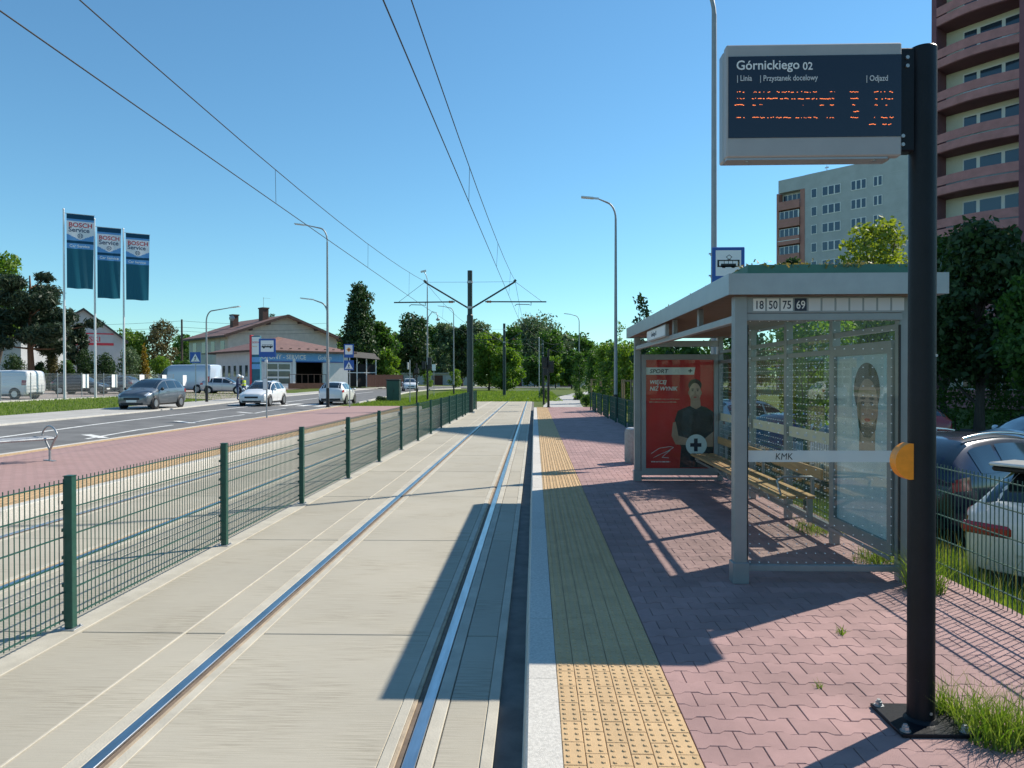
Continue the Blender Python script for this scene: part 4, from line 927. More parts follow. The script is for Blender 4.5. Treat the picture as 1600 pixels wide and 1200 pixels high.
def small_posts():
    Y = 52; t = thing('sign_post', 'thin grey post with a small plate seen edge on by the cabinet', 'sign', (colY(640.5, Y), Y, 0)); q = MB(); q.tube([(0, 0, 0), (0, 0, zat(562, Y))], .035, 8); q.build('post', 'galvanised', t); q = MB(); q.bbox((-.16, -.25, zat(577, Y)), (-.10, .25, zat(566, Y)), .01); q.build('plate', 'sign_back', t)
    Y = 72; t = thing('sign_post', 'small blank white plate on a thin post in the meadow', 'sign', (colY(678, Y), Y, 0)); q = MB(); q.tube([(0, 0, 0), (0, 0, zat(570, Y))], .025, 8); q.build('post', 'galvanised', t); q = MB(); q.bbox((-.18, -.05, zat(579, Y)), (.18, -.03, zat(569, Y)), .005); q.build('plate', 'sign_white', t)
    Y = 66; t = thing('signal_post', 'thin pale pole beside the third catenary mast', 'pole', (colY(842.5, Y), Y, 0)); q = MB(); q.tube([(0, 0, 0), (0, 0, zat(528, Y))], .04, 8); q.build('post', 'galvanised', t); q = MB(); q.lathe([(.05, zat(528, Y)), (.02, zat(528, Y)+.05)], (0, 0, 0), 8); q.build('cap', 'galvanised', t)
small_posts()
def cabinet():
    p = onz(613, 626, 0.03); Y = 54.5; xa, xb = colY(603, Y), colY(624, Y); h = zat(594, Y)-.0; mid = colY(615, Y); t = thing('switch_cabinet', 'dark green electrical switch cabinet on the grass by the road', 'cabinet', (mid, Y, 0))
    q = MB(); q.bbox((-.55, 0, .1), (.42, .7, h), .015); q.build('body', 'mast_green', t); q = MB(); q.bbox((-.60, -.05, h+.001), (.47, .75, h+.07), .02); q.build('roof', 'mast_green', t); q = MB(); q.bbox((-.53, .02, 0), (.40, .68, .1), .01); q.build('plinth', 'kerb_concrete', t)
    q = MB(); q.bbox((-.05, -.018, .16), (.39, -.001, h-.06), .006); d = q.build('door', 'fence_green', t); q = MB(); q.bbox((.0, -.035, h*.48), (.04, -.019, h*.58), .004); q.build('handle', 'black_paint', d); q = MB(); q.bbox((-.52, -.018, .16), (-.06, -.001, h-.06), .006); q.build('door', 'fence_green', t)
cabinet()
def far_bench():
    p = onz(78, 720, ZP); t = thing('platform_bench', 'steel bench with curved armrest and Y shaped leg on the far platform', 'bench', (p[0], p[1], ZP)); dirv = np.array([-.52, -.85, 0]); dirv /= np.linalg.norm(dirv); cr = np.array([-dirv[1], dirv[0], 0])
    for k in (0, 1.55):
        o = dirv*k; q = MB(); q.tube([o+(0, 0, .01), o+np.array((0, 0, .24))], .024, 10); q.tube([o+np.array((0, 0, .22)), o-cr*.2+np.array((0, 0, .42))], .022, 10); q.tube([o+np.array((0, 0, .22)), o+cr*.26+np.array((0, 0, .50))], .022, 10); q.obox(o+np.array((0, 0, .008)), cr*.2, dirv*.035, (0, 0, .008)); q.build('leg', 'galvanised', t)
        q = MB(); q.tube([o-cr*.30+np.array((0, 0, .50))]+[o+cr*(.34*math.sin(a))+np.array((0, 0, .42+.28*math.cos(a))) for a in np.linspace(-1.15, 1.15, 12)]+[o+cr*.26+np.array((0, 0, .48))], .018, 8); q.build('armrest', 'galvanised', t)
    for i in range(5): o = dirv*.85+cr*(-.2+i*.085)+np.array((0, 0, .47-.004*i)); q = MB(); q.tube([o-dirv*.9, o+dirv*1.1], .026, 10); q.build('seat_bar', 'galvanised', t)
far_bench()
def bin_():
    t = thing('litter_bin', 'round concrete litter bin standing behind the far post of the shelter', 'bin', (1.98, 14.3, ZP)); q = MB(); q.lathe([(.20, 0), (.22, .05), (.215, .6), (.19, .64)], (0, 0, 0), 20); q.build('body', 'concrete_bin', t); q = MB(); q.lathe([(.19, .641), (.20, .655), (.15, .68), (.12, .66)], (0, 0, 0), 20); q.build('rim', 'galvanised', t)
bin_()
# ------------------------------------------------------------------ vehicles
def paint(name, col, metal=.0, rough=.35): return mat(name, col, rough, metal=metal, coat=.8)
paint('paint_white', (.72, .73, .74)); paint('paint_silver', (.50, .52, .55), .35, .3); paint('paint_grey', (.13, .15, .17), .4, .3); paint('paint_navy', (.012, .02, .05), .3, .25); paint('paint_black', (.012, .013, .016), .2, .25); paint('paint_red', (.35, .02, .02)); paint('paint_blue', (.03, .10, .28), .2); paint('paint_paleblue', (.48, .54, .62), .2)
mat('car_glass', (.012, .018, .024), .06, spec=.8, coat=.5); mat('tyre', (.018, .018, .02), .85, var=.3, vscale=20); mat('rim', (.46, .47, .49), .3, metal=.8); mat('rim_dark', (.10, .10, .11), .4, metal=.6); mat('trim_black', (.014, .014, .016), .6); mat('headlamp', (.60, .64, .68), .12, metal=.4, coat=1); mat('tail_lamp', (.36, .008, .012), .2, coat=1); mat('plate_white', (.75, .75, .72), .5); mat('chrome', (.7, .71, .73), .15, metal=1)
PRE = {
 'hatch': dict(W=1.74, r=.31, wb=(1.27, -1.25), st=[(2.04, .34, .58, .62, .58, .40), (1.94, .22, .66, .74, .75, .58), (1.55, .19, .76, .87, .84, .68), (1.02, .19, .87, .99, .865, .72), (.50, .19, .92, 1.29, .87, .62), (.10, .19, .93, 1.45, .87, .58), (-.6, .19, .95, 1.50, .87, .58), (-1.3, .19, .97, 1.46, .87, .56), (-1.78, .24, .99, 1.25, .83, .60), (-1.98, .30, .96, 1.02, .78, .62), (-2.05, .42, .86, .90, .70, .52)], win=[(.86, -.02), (-.10, -.86), (-.94, -1.48)], ws=(.96, .16), rw=(-1.40, -1.92)),
 'mpv': dict(W=1.70, r=.30, wb=(1.32, -1.28), st=[(2.05, .34, .62, .68, .58, .42), (1.95, .22, .70, .80, .74, .58), (1.6, .19, .80, .95, .83, .68), (1.15, .19, .89, 1.06, .85, .72), (.62, .19, .94, 1.34, .855, .62), (.15, .19, .96, 1.50, .855, .58), (-.6, .19, .98, 1.54, .855, .58), (-1.35, .19, 1.0, 1.50, .85, .56), (-1.82, .24, 1.0, 1.28, .82, .60), (-1.99, .30, .98, 1.06, .78, .62), (-2.05, .42, .88, .92, .70, .52)], win=[(1.0, .02), (-.06, -.85), (-.93, -1.55)], ws=(1.10, .20), rw=(-1.44, -1.94)),
 'suv': dict(W=1.84, r=.35, wb=(1.30, -1.30), st=[(2.12, .42, .70, .76, .64, .48), (2.03, .30, .80, .90, .80, .62), (1.65, .25, .90, 1.02, .90, .74), (1.05, .25, 1.0, 1.11, .92, .76), (.55, .25, 1.04, 1.42, .92, .68), (.15, .25, 1.05, 1.58, .92, .64), (-.6, .25, 1.07, 1.64, .92, .64), (-1.4, .25, 1.10, 1.59, .915, .62), (-1.86, .28, 1.12, 1.38, .89, .66), (-2.06, .34, 1.08, 1.14, .84, .68), (-2.13, .46, .96, 1.0, .76, .58)], win=[(.90, .0), (-.08, -.88), (-.96, -1.55)], ws=(.99, .20), rw=(-1.50, -1.99)),
 'van': dict(W=1.80, r=.31, wb=(1.30, -1.40), st=[(2.12, .36, .66, .72, .62, .46), (2.02, .24, .76, .88, .78, .62), (1.70, .20, .90, 1.06, .88, .72), (1.30, .20, 1.0, 1.22, .90, .74), (.80, .20, 1.05, 1.60, .90, .70), (.40, .20, 1.06, 1.78, .90, .68), (-.6, .20, 1.06, 1.83, .90, .69), (-1.6, .20, 1.06, 1.82, .90, .69), (-2.02, .22, 1.06, 1.78, .88, .68), (-2.12, .30, 1.05, 1.68, .86, .66), (-2.16, .40, 1.0, 1.50, .82, .62)], win=[(1.05, .30), (.20, -.72), (-.84, -1.85)], ws=(1.24, .46), rw=None),
 'bigvan': dict(W=2.06, r=.34, wb=(2.0, -1.75), st=[(3.0, .42, .80, .88, .74, .58), (2.88, .28, .95, 1.10, .92, .74), (2.55, .25, 1.10, 1.35, 1.02, .82), (2.1, .25, 1.20, 1.75, 1.03, .84), (1.6, .25, 1.25, 2.30, 1.03, .84), (1.1, .25, 1.25, 2.55, 1.03, .84), (0, .25, 1.25, 2.58, 1.03, .86), (-1.5, .25, 1.25, 2.58, 1.03, .86), (-2.8, .25, 1.25, 2.58, 1.02, .86), (-2.97, .30, 1.25, 2.54, 1.0, .84), (-3.0, .34, 1.25, 2.48, .98, .82)], win=[(2.1, 1.35)], ws=(2.2, 1.35), rw=None)}
def car(label, loc, rz, pt, kind='hatch', name='parked_car', cat='car', rim='rim', rails=False, group=None, side_win=True, tail_wide=False):
    P_ = PRE[kind]; st = np.array(P_['st'], float)[::-1]; xs = st[:, 0]; W = P_['W']/2
    t = thing(name, label, cat, tuple(loc), rz, group)
    def par(x):
        x = min(max(x, xs[0]), xs[-1]); i = int(np.clip(np.searchsorted(xs, x)-1, 0, len(xs)-2)); u = (x-xs[i])/(xs[i+1]-xs[i])
        def tan(k):
            if k == 0: return (st[1]-st[0])/(xs[1]-xs[0])
            if k == len(xs)-1: return (st[-1]-st[-2])/(xs[-1]-xs[-2])
            a = (st[k]-st[k-1])/(xs[k]-xs[k-1]); b = (st[k+1]-st[k])/(xs[k+1]-xs[k]); return np.where(a*b > 0, 2*a*b/(a+b+1e-9), 0)
        h = xs[i+1]-xs[i]; m0, m1 = tan(i), tan(i+1); return (2*u**3-3*u*u+1)*st[i]+(u**3-2*u*u+u)*h*m0+(-2*u**3+3*u*u)*st[i+1]+(u**3-u*u)*h*m1
    def ring(x):
        _, zb, zs, zt, wb, wt = par(x); z5 = max(zs+.01, zt-.07)
        return [(0, zb), (wb*.84, zb), (wb*.96, zb+.10), (wb, (zb+zs)/2+.06), (wb*.975, zs), (min(wb*.96, wt+.03), z5), (wt*.80, zt-.005), (0, zt+.012)]
    def surf(x, s_, off=0.0, side=1):
        r_ = ring(x); i = int(min(s_, 6.999)); u = s_-i; a, b = np.array(r_[i]), np.array(r_[i+1]); p = a+(b-a)*u; n = np.array([b[1]-a[1], -(b[0]-a[0])]); n /= np.linalg.norm(n)+1e-9
        return (x, side*(p[0]+n[0]*off), p[1]+n[1]*off)
    X = np.unique(np.concatenate([np.linspace(a, b, 6) for a, b in zip(xs[:-1], xs[1:])]))
    q = MB(); vs = []; SS = [0, 1, 1.5, 2, 2.5, 3, 3.5, 4, 4.5, 5, 5.5, 6, 6.5, 7]; n = len(SS)*2-2
    for x in X: vs += [surf(x, s_) for s_ in SS]+[surf(x, s_, 0, -1) for s_ in SS[-2:0:-1]]
    fs = [(i*n+j, i*n+(j+1) % n, (i+1)*n+(j+1) % n, (i+1)*n+j) for i in range(len(X)-1) for j in range(n)]
    q.add(vs, fs+[tuple(range(n))[::-1], tuple(range((len(X)-1)*n, len(X)*n))], True); body = q.build('body', pt, t)
    def patch(nm, m, x0, x1, s0, s1, sides=(1, -1), off=.006, nx=7, ns=5, taper=None, par_=None):
        for sd_ in sides:
            q = MB(); vs = []
            for i in range(nx+1):
                x = x0+(x1-x0)*i/nx
                for j in range(ns+1): vs.append(surf(x, s0+(s1-s0)*j/ns, off, sd_))
            q.add(vs, [(i*(ns+1)+j, i*(ns+1)+j+1, (i+1)*(ns+1)+j+1, (i+1)*(ns+1)+j) for i in range(nx) for j in range(ns)], True); q.build(nm, m, par_ if par_ is not None else t)
    wins = P_['win'] if side_win else P_['win'][:1]
    for a, b in wins: patch('side_window', 'car_glass', a, b, 4.12, 4.92)
    def full(nm, x0, x1, s0):
        q = MB(); vs = []; SS2 = list(np.linspace(s0, 7, 7)); k = 2*len(SS2)-1
        for x in np.linspace(x0, x1, 8): vs += [surf(x, s_, .006) for s_ in SS2]+[surf(x, s_, .006, -1) for s_ in SS2[-2::-1]]
        q.add(vs, [(i*k+j, i*k+j+1, (i+1)*k+j+1, (i+1)*k+j) for i in range(7) for j in range(k-1)], True); q.build(nm, 'car_glass', t)
    full('windscreen', *P_['ws'], 5.12)
    if P_['rw']: full('rear_window', *P_['rw'], 5.15)
    xf, xr = xs[-1], xs[0]; hz = st[-1][2]
    patch('headlight', 'headlamp', xf-.36, xf-.07, 3.75, 5.0, off=.008); rz_ = st[1][2]
    patch('tail_light', 'tail_lamp', xr+.30, xr+.03, 3.45, 4.0 if not kind.endswith('van') else 4.2, off=.008)
    def bx(nm, m, a, b, c=.012, p=None): q = MB(); q.bbox(a, b, c); return q.build(nm, m, p if p is not None else t)
    zb = st[-1][1]
    bx('grille', 'trim_black', (xf-.05, -.40, zb+.14), (xf+.012, .40, zb+.25)); bx('lower_intake', 'trim_black', (xf-.16, -.55, zb-.10), (xf-.008, .55, zb+.02)); bx('number_plate', 'plate_white', (xf-.005, -.26, zb+.02), (xf+.02, .26, zb+.13), .004)
    zr = st[0][1]; bx('rear_bumper', 'trim_black', (xr+.0, -.62, zr-.14), (xr+.14, .62, zr+.02)); bx('number_plate', 'plate_white', (xr-.022, -.26, zr+.20), (xr+.01, .26, zr+.31), .004)
    if tail_wide:
        for sd_ in (1, -1): bx('tail_cluster', 'tail_lamp', (xr-.03, sd_*.30, st[0][2]-.10), (xr+.12, sd_*.78, st[0][2]+.02), .03)
        bx('spoiler', 'trim_black', (xr+.20, -.60, st[2][3]+.135), (xr+.62, .60, st[2][3]+.19), .02); bx('spoiler_top', pt, (xr+.17, -.61, st[2][3]+.192), (xr+.64, .61, st[2][3]+.225), .012); q = MB(); q.beam((xr+.105, -.05, st[1][3]+.07), (xr+.13, .38, st[1][3]+.05), .02, .02); q.build('wiper', 'trim_black', t)
    patch('sill_trim', 'trim_black', P_['wb'][0]-.42, P_['wb'][1]+.42, 1.15, 1.9, off=.006)
    for sd_ in (1, -1):
        q = MB(); q.lathe([(.02, -.10), (.075, -.06), (.085, .0), (.06, .05), (.02, .06)], (wins[0][0]-.12, sd_*(W+.10), par(wins[0][0]-.1)[2]+.09), 10, 'x'); q.beam((wins[0][0]-.14, sd_*(W-.03), par(wins[0][0])[2]+.05), (wins[0][0]-.14, sd_*(W+.07), par(wins[0][0])[2]+.08), .06, .03); q.build('mirror', pt if kind != 'mpv' else 'trim_black', t)
        if side_win:
            for xh in (wins[0][1]+.10, wins[1][1]+.12): p = surf(xh, 3.72, .008, sd_); bx('door_handle', pt, (p[0]-.08, p[1]-.012, p[2]-.012), (p[0]+.08, p[1]+.012, p[2]+.014), .006)
            for xh in (wins[0][0]+.04, wins[0][1]-.04, wins[1][1]-.05): patch('door_gap', 'trim_black', xh-.004, xh+.004, 2.1, 4.0, sides=(sd_,), off=.003, nx=1, ns=6)
        for xw in P_['wb']:
            r = P_['r']; yw = sd_*(W-.085); q = MB(); q.lathe([(r+.07, W-.09), (r+.075, W+.002), (r*.4, W+.003)] if sd_ > 0 else [(r+.07, -W+.09), (r+.075, -W-.002), (r*.4, -W-.003)], (xw, 0, r+.02), 24, 'y'); q.build('wheel_arch', 'trim_black', t)
            q = MB(); a, b = (W-.17, W+.012); pr = [(r*.62, a), (r*.93, a), (r, a+.03), (r, b-.03), (r*.94, b), (r*.66, b)]; pr = pr if sd_ > 0 else [(u, -v) for u, v in pr]; q.lathe(pr, (xw, 0, r), 24, 'y'); wh = q.build('wheel', 'tyre', t)
            q = MB(); b2 = sd_*(W+.014); b1 = sd_*(W-.03); q.lathe([(r*.66, b2), (r*.62, b2), (r*.58, b1), (.03, b1)], (xw, 0, r), 20, 'y')
            for k in range(5):
                a_ = k*2*math.pi/5+.3; q.beam((xw+.04*math.cos(a_), b2-sd_*.012, r+.04*math.sin(a_)), (xw+r*.62*math.cos(a_), b2-sd_*.008, r+r*.62*math.sin(a_)), .045, .016, (0, 1, 0))
            q.lathe([(.05, b2-sd_*.004), (.05, b2-sd_*.02)], (xw, 0, r), 10, 'y'); q.build('rim', rim, wh)
    if rails:
        for sd_ in (1, -1): q = MB(); q.tube([(x, sd_*(par(x)[5]*.90), par(x)[3]+.035) for x in np.linspace(.15, -1.4, 8)], .018, 8); q.build('roof_rail', 'chrome', t)
    return t
def carg(px, py): p = ong(px, py); return p
# cars on the road and the pavement, left
car('dark grey small hatchback parked on the pavement facing the tram stop', (-19.95, 37.4, gz(-19.95)+.05), R(-90), 'paint_grey', 'mpv')
car('silver white hatchback with dark bumper driving towards the tram stop', (-16.75, 44.4, gz(-16.75)), R(-89), 'paint_white', 'hatch', 'moving_car', rails=True)
car('white hatchback seen from behind driving away past the platform end', (-13.25, 48.6, gz(-13.25)), R(92), 'paint_white', 'hatch', 'moving_car')
car('far white car approaching beyond the green cabinet', (colY(637, 92), 93.5, gz(-16)), R(-75), 'paint_white', 'suv', 'moving_car')
# vans and cars in the garage yard
p = (colY(8, 45.5), 45.5); car('white delivery van cut off at the far end of the yard fence', (p[0]-.3, p[1]+.3, gz(p[0])+.02), R(178), 'paint_white', 'van', 'parked_van', 'van', side_win=False)
p = (colY(34, 51), 51.0); car('pale silver van with side windows parked behind the white delivery van', (p[0]-1.0, p[1], gz(p[0])+.02), R(184), 'paint_silver', 'van', 'parked_van', 'van')
p = (colY(292, 66.5), 66.5); car('long high panel van with white rear doors parked beside the garage', (p[0], p[1], gz(p[0])+.02), R(171), 'paint_paleblue', 'bigvan', 'parked_van', 'van', side_win=False)
for px, Y, pt, rz, lb in ((128, 57, 'paint_black', 5, 'black car half hidden behind the flagpoles in the yard'), (176, 60, 'paint_grey', 182, 'grey car between the second and third flagpole in the yard'), (352, 66, 'paint_silver', 8, 'silver car at the garage behind the two workers')):
    x = colY(px, Y); car(lb, (x, Y, gz(x)+.02), R(rz), pt, 'hatch')
# parked row behind the platform fence, rears towards the fence
for x, y, pt, kd, lb, kw in ((6.55, 7.95, 'paint_white', 'hatch', 'white hatchback with black spoiler parked tail first by the platform fence', dict(tail_wide=True)), (6.95, 11.5, 'paint_navy', 'hatch', 'dark navy car with roof rails next to the white hatchback', dict(rails=True)), (6.95, 14.8, 'paint_silver', 'hatch', 'silver hatchback parked behind the shelter', {}), (6.95, 18.1, 'paint_blue', 'hatch', 'blue hatchback parked behind the shelter poster wall', {}), (6.95, 24.0, 'paint_silver', 'suv', 'silver car parked past the shelter by the young trees', {}), (6.95, 30.0, 'paint_paleblue', 'hatch', 'pale blue car parked by the far lamp and saplings', {})):
    car(lb, (x, y, gz(9, y)-.01), R(30), pt, kd, **kw)
for x, y, pt, rz, lb in ((13.0, 18.8, 'paint_white', 178, 'pale car standing across the parking place before the dark tree'), (12.5, 25.5, 'paint_red', 90, 'red car in the second parking row')):
    car(lb, (x, y, gz(x, y)-.01), R(rz), pt, 'hatch')

# ------------------------------------------------------------------ yard fence, flags, pylon
YX0 = -31.3
def yard_fence():
    t = thing('yard_fence', 'galvanised wire fence with white placards along the garage yard', 'fence', (YX0, 34, gz(YX0))); H = 1.75
    ys = [34+2.55*i for i in range(12)]; 
    q = MB(); q.tube([(0, 0, 0), (0, 0, H)], .03, 8); pm = mesh_of(q, 'post', 'galvanised')
    pn = MB()
    for k in range(9): pn.box((-.004, 0, .06+k*.2), (.004, 2.55, .068+k*.2))
    for k in range(51): pn.box((-.002, k*.05, .04), (.002, k*.05+.004, H-.05))
    pm2 = mesh_of(pn, 'mesh_panel', 'galvanised')
    for i, y in enumerate(ys):
        piece('post', pm, t, (0, y-34, 0))
        if i < len(ys)-1: piece('mesh_panel', pm2, t, (-.035, y-34, 0))
    pl = MB(); pl.bbox((0, -.35, 0), (.012, .35, .95), .004); me = mesh_of(pl, 'placard', 'sign_white')
    for px in (133, 178, 221, 256, 288, 318): Y = onX(px, 590, YX0)[1]; o = piece('placard', me, t, (.035, Y-34, H-1.05)); o.rotation_euler = (0, 0, R(-50) if 0 else 0)
    q = MB(); q.box((-.15, -1, -.12), (.10, 30, .05)); q.build('footing', 'kerb_concrete', t)
yard_fence()
mat('flag_teal', (.03, .14, .20), .7, var=.2, vscale=3); mat('flag_blue', (.16, .38, .70), .7, var=.12, vscale=3); mat('flag_white', (.85, .86, .88), .7); mat('flag_red', (.62, .05, .07), .7); mat('flag_navy', (.01, .06, .10), .7); mat('flag_text', (.06, .10, .18), .7); mat('pole_white', (.66, .66, .68), .4, metal=.2)
def cloth_mat(name, col):
    m = bpy.data.materials.new(name); t = nodes(m); b = t.nodes['Principled BSDF']; b.inputs['Base Color'].default_value = (*col, 1); b.inputs['Roughness'].default_value = .8
    n = t.nodes.new('ShaderNodeTexNoise'); n.inputs['Scale'].default_value = 2.5; bp = t.nodes.new('ShaderNodeBump'); bp.inputs['Strength'].default_value = .25; t.links.new(n.outputs[0], bp.inputs['Height']); t.links.new(bp.outputs[0], b.inputs['Normal'])
    tr = t.nodes.new('ShaderNodeBsdfTranslucent'); tr.inputs[0].default_value = (*col, 1); mx = t.nodes.new('ShaderNodeMixShader'); mx.inputs[0].default_value = .5
    t.links.new(b.outputs[0], mx.inputs[1]); t.links.new(tr.outputs[0], mx.inputs[2]); t.links.new(mx.outputs[0], t.nodes['Material Output'].inputs[0]); MATS[name] = m
for nm_, c_ in (('cloth_teal', (.02, .13, .19)), ('cloth_blue', (.14, .36, .68)), ('cloth_white', (.82, .83, .86)), ('cloth_navy', (.012, .07, .13))): cloth_mat(nm_, c_)
def flag(label, px, ptop, fx0, fx1, ft, fb, seed):
    Y = onX(px, 590, YX0+.5)[1]; x = YX0+.5; z0 = gz(x); t = thing('flagpole', label, 'flag', (x, Y, z0)); zt = zat(ptop, Y)-z0
    q = MB(); q.tube([(0, 0, 0), (0, 0, zt)], [.085, .05], 14); q.lathe([(.06, zt), (.07, zt+.06), (.02, zt+.12)], (0, 0, 0), 12); q.build('pole', 'pole_white', t)
    w = (fx1-fx0)/F_PX*math.hypot(Y, x)*.80; zf1, zf0 = zat(ft, Y)-z0, zat(fb, Y)-z0; h = zf1-zf0; dirv = np.array([.84, .54, 0]); nv = np.array([.54, -.84, 0]); o0 = dirv*.16; rs = np.random.default_rng(seed); ph = rs.random(4)*6.28
    def S_(u, v, off=0): a = .05*math.sin(6*u+ph[0]+2.2*v)*(1-v*.6)+.03*math.sin(13*u+ph[1]+4*v)*(1-v); return o0+dirv*(u*w*(1-.06*(1-v)))+nv*(a*(1.2-v)+off)+np.array([0, 0, zf0+v*h+.012*math.sin(9*u+ph[2])*(1-v)])
    q = MB(); nu, nw = 28, 110; k = nu+1; q.add([S_(i/nu, j/nw) for j in range(nw+1) for i in range(nu+1)], [(j*k+i, j*k+i+1, (j+1)*k+i+1, (j+1)*k+i) for j in range(nw) for i in range(nu)], True); ban = q.build('banner', 'cloth_teal', t, recalc=False)
    for m in ('cloth_blue', 'cloth_white', 'cloth_navy'): ban.data.materials.append(MATS[m])
    def area(u, v):
        if v > .935: return 3
        if v > .645: return 2 if v < .912 and v > .734-.077*(1-abs(2*u-1)) else 1
        if v > .61: return 3
        return 1 if v > .532 else 0
    for f_ in range(nu*nw): ban.data.polygons[f_].material_index = area((f_ % nu+.5)/nu, (f_//nu+.5)/nw)
    for tx, u0, v0, sz, m in (('BOSCH', .07, .828, .066, 'flag_red'), ('Service', .07, .762, .060, 'flag_text'), ('Car Service', .10, .556, .036, 'flag_white')):
        vs, fs = text_mesh(tx, sz*h/.7, 'LEFT', .02); wd = max(v[0] for v in vs); sc = min(1.0, (.86*w)/wd); q = MB(); q.add([S_(u0+vx*sc/w, v0+vy*sc/h, .024+.002*vz) for vx, vy, vz in vs], fs); q.build('lettering', m, ban, recalc=False)
    q = MB(); c = (.5, .712)
    for a, b in zip(np.linspace(0, 6.283, 21)[:-1], np.linspace(0, 6.283, 21)[1:]):
        r1, r2 = .10, .078; q.add([S_(c[0]+r*math.cos(k), c[1]+r*w/h*math.sin(k), .025) for r, k in ((r1, a), (r1, b), (r2, b), (r2, a))], [(0, 1, 2, 3)])
    for a in (-.045, .03): q.add([S_(c[0]+a+du, c[1]+dv*w/h, .025) for du, dv in ((0, -.06), (.018, -.06), (.018, .06), (0, .06))], [(0, 1, 2, 3)])
    q.add([S_(c[0]+du, c[1]+dv*w/h, .025) for du, dv in ((-.03, -.01), (.03, -.01), (.03, .01), (-.03, .01))], [(0, 1, 2, 3)]); q.build('emblem', 'flag_text', ban, recalc=False)
    q = MB(); q.tube([(0, 0, zf1+.02), dirv*(w+.2)+np.array([0, 0, zf1+.02])], .018, 6); q.build('crossbar', 'galvanised', t)
flag('tallest white flagpole with car service banner', 101, 322, 106, 146, 327, 446, 1); flag('middle white flagpole of three with car service banner', 149, 338, 154, 190, 349, 462, 2); flag('shortest white flagpole of three with car service banner', 194, 354, 198, 235, 359, 465, 3)
def pylon():
    Y = 62; x = colY(398, Y); z0 = gz(x); t = thing('pylon_sign', 'tall car service pylon sign with white and blue panels before the garage', 'sign', (x, Y, z0)); s = Y/F_PX; L = (colY(390, Y)-x); Rr = colY(406, Y)-x
    q = MB(); q.bbox((L, 0, 0), (L+.18, .45, zat(522, Y)-z0), .01); q.build('frame', 'flag_red', t); q = MB(); q.bbox((L+.181, .05, 0), (Rr, .4, zat(523, Y)-z0), .01); bd = q.build('body', 'flag_teal', t)
    for a, b, m in ((525, 553, 'sign_white'), (557, 565, 'flag_blue'), (568, 576, 'flag_blue')): q = MB(); q.box((L+.19, .035, zat(b, Y)-z0), (Rr-.01, .049, zat(a, Y)-z0)); q.build('panel', m, bd)
    q = MB(); q.text('BOSCH', .22, (L+.24, .033, zat(535, Y)-z0), UX, VZ, NY, 'LEFT', .002, .8, 0, .02); q.build('lettering', 'flag_red', bd); q = MB(); q.text('Service', .17, (L+.24, .033, zat(541, Y)-z0), UX, VZ, NY, 'LEFT', .002, .85); q.build('lettering', 'orange_plastic', bd)
pylon()

# ------------------------------------------------------------------ buildings
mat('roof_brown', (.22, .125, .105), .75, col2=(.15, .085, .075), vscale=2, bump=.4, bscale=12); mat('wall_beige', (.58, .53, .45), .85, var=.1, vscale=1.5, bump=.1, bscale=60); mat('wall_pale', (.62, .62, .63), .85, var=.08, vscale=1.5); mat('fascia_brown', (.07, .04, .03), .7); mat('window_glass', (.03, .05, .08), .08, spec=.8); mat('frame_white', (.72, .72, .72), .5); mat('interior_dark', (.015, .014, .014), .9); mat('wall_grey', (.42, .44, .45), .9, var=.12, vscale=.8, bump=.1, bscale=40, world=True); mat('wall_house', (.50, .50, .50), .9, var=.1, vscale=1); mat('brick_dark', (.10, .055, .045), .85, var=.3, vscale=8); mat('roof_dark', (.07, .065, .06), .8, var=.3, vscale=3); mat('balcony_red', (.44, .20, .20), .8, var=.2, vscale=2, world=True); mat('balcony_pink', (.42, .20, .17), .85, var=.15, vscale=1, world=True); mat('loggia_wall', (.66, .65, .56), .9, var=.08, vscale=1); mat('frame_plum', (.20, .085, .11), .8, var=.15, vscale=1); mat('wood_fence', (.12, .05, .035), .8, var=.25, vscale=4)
class Frame:
    """horizontal building frame: origin, u along the front, v into the depth"""
    def __init__(s, o, ang, z0): s.o = np.array([o[0], o[1], z0]); s.u = np.array([math.cos(ang), math.sin(ang), 0]); s.v = np.array([-math.sin(ang), math.cos(ang), 0])
    def p(s, a, b, z): return s.o+s.u*a+s.v*b+np.array([0, 0, z])
    def box(s, q, a0, a1, b0, b1, z0, z1): return q.obox(s.p((a0+a1)/2, (b0+b1)/2, (z0+z1)/2), s.u*(a1-a0)/2, s.v*(b1-b0)/2, (0, 0, (z1-z0)/2))
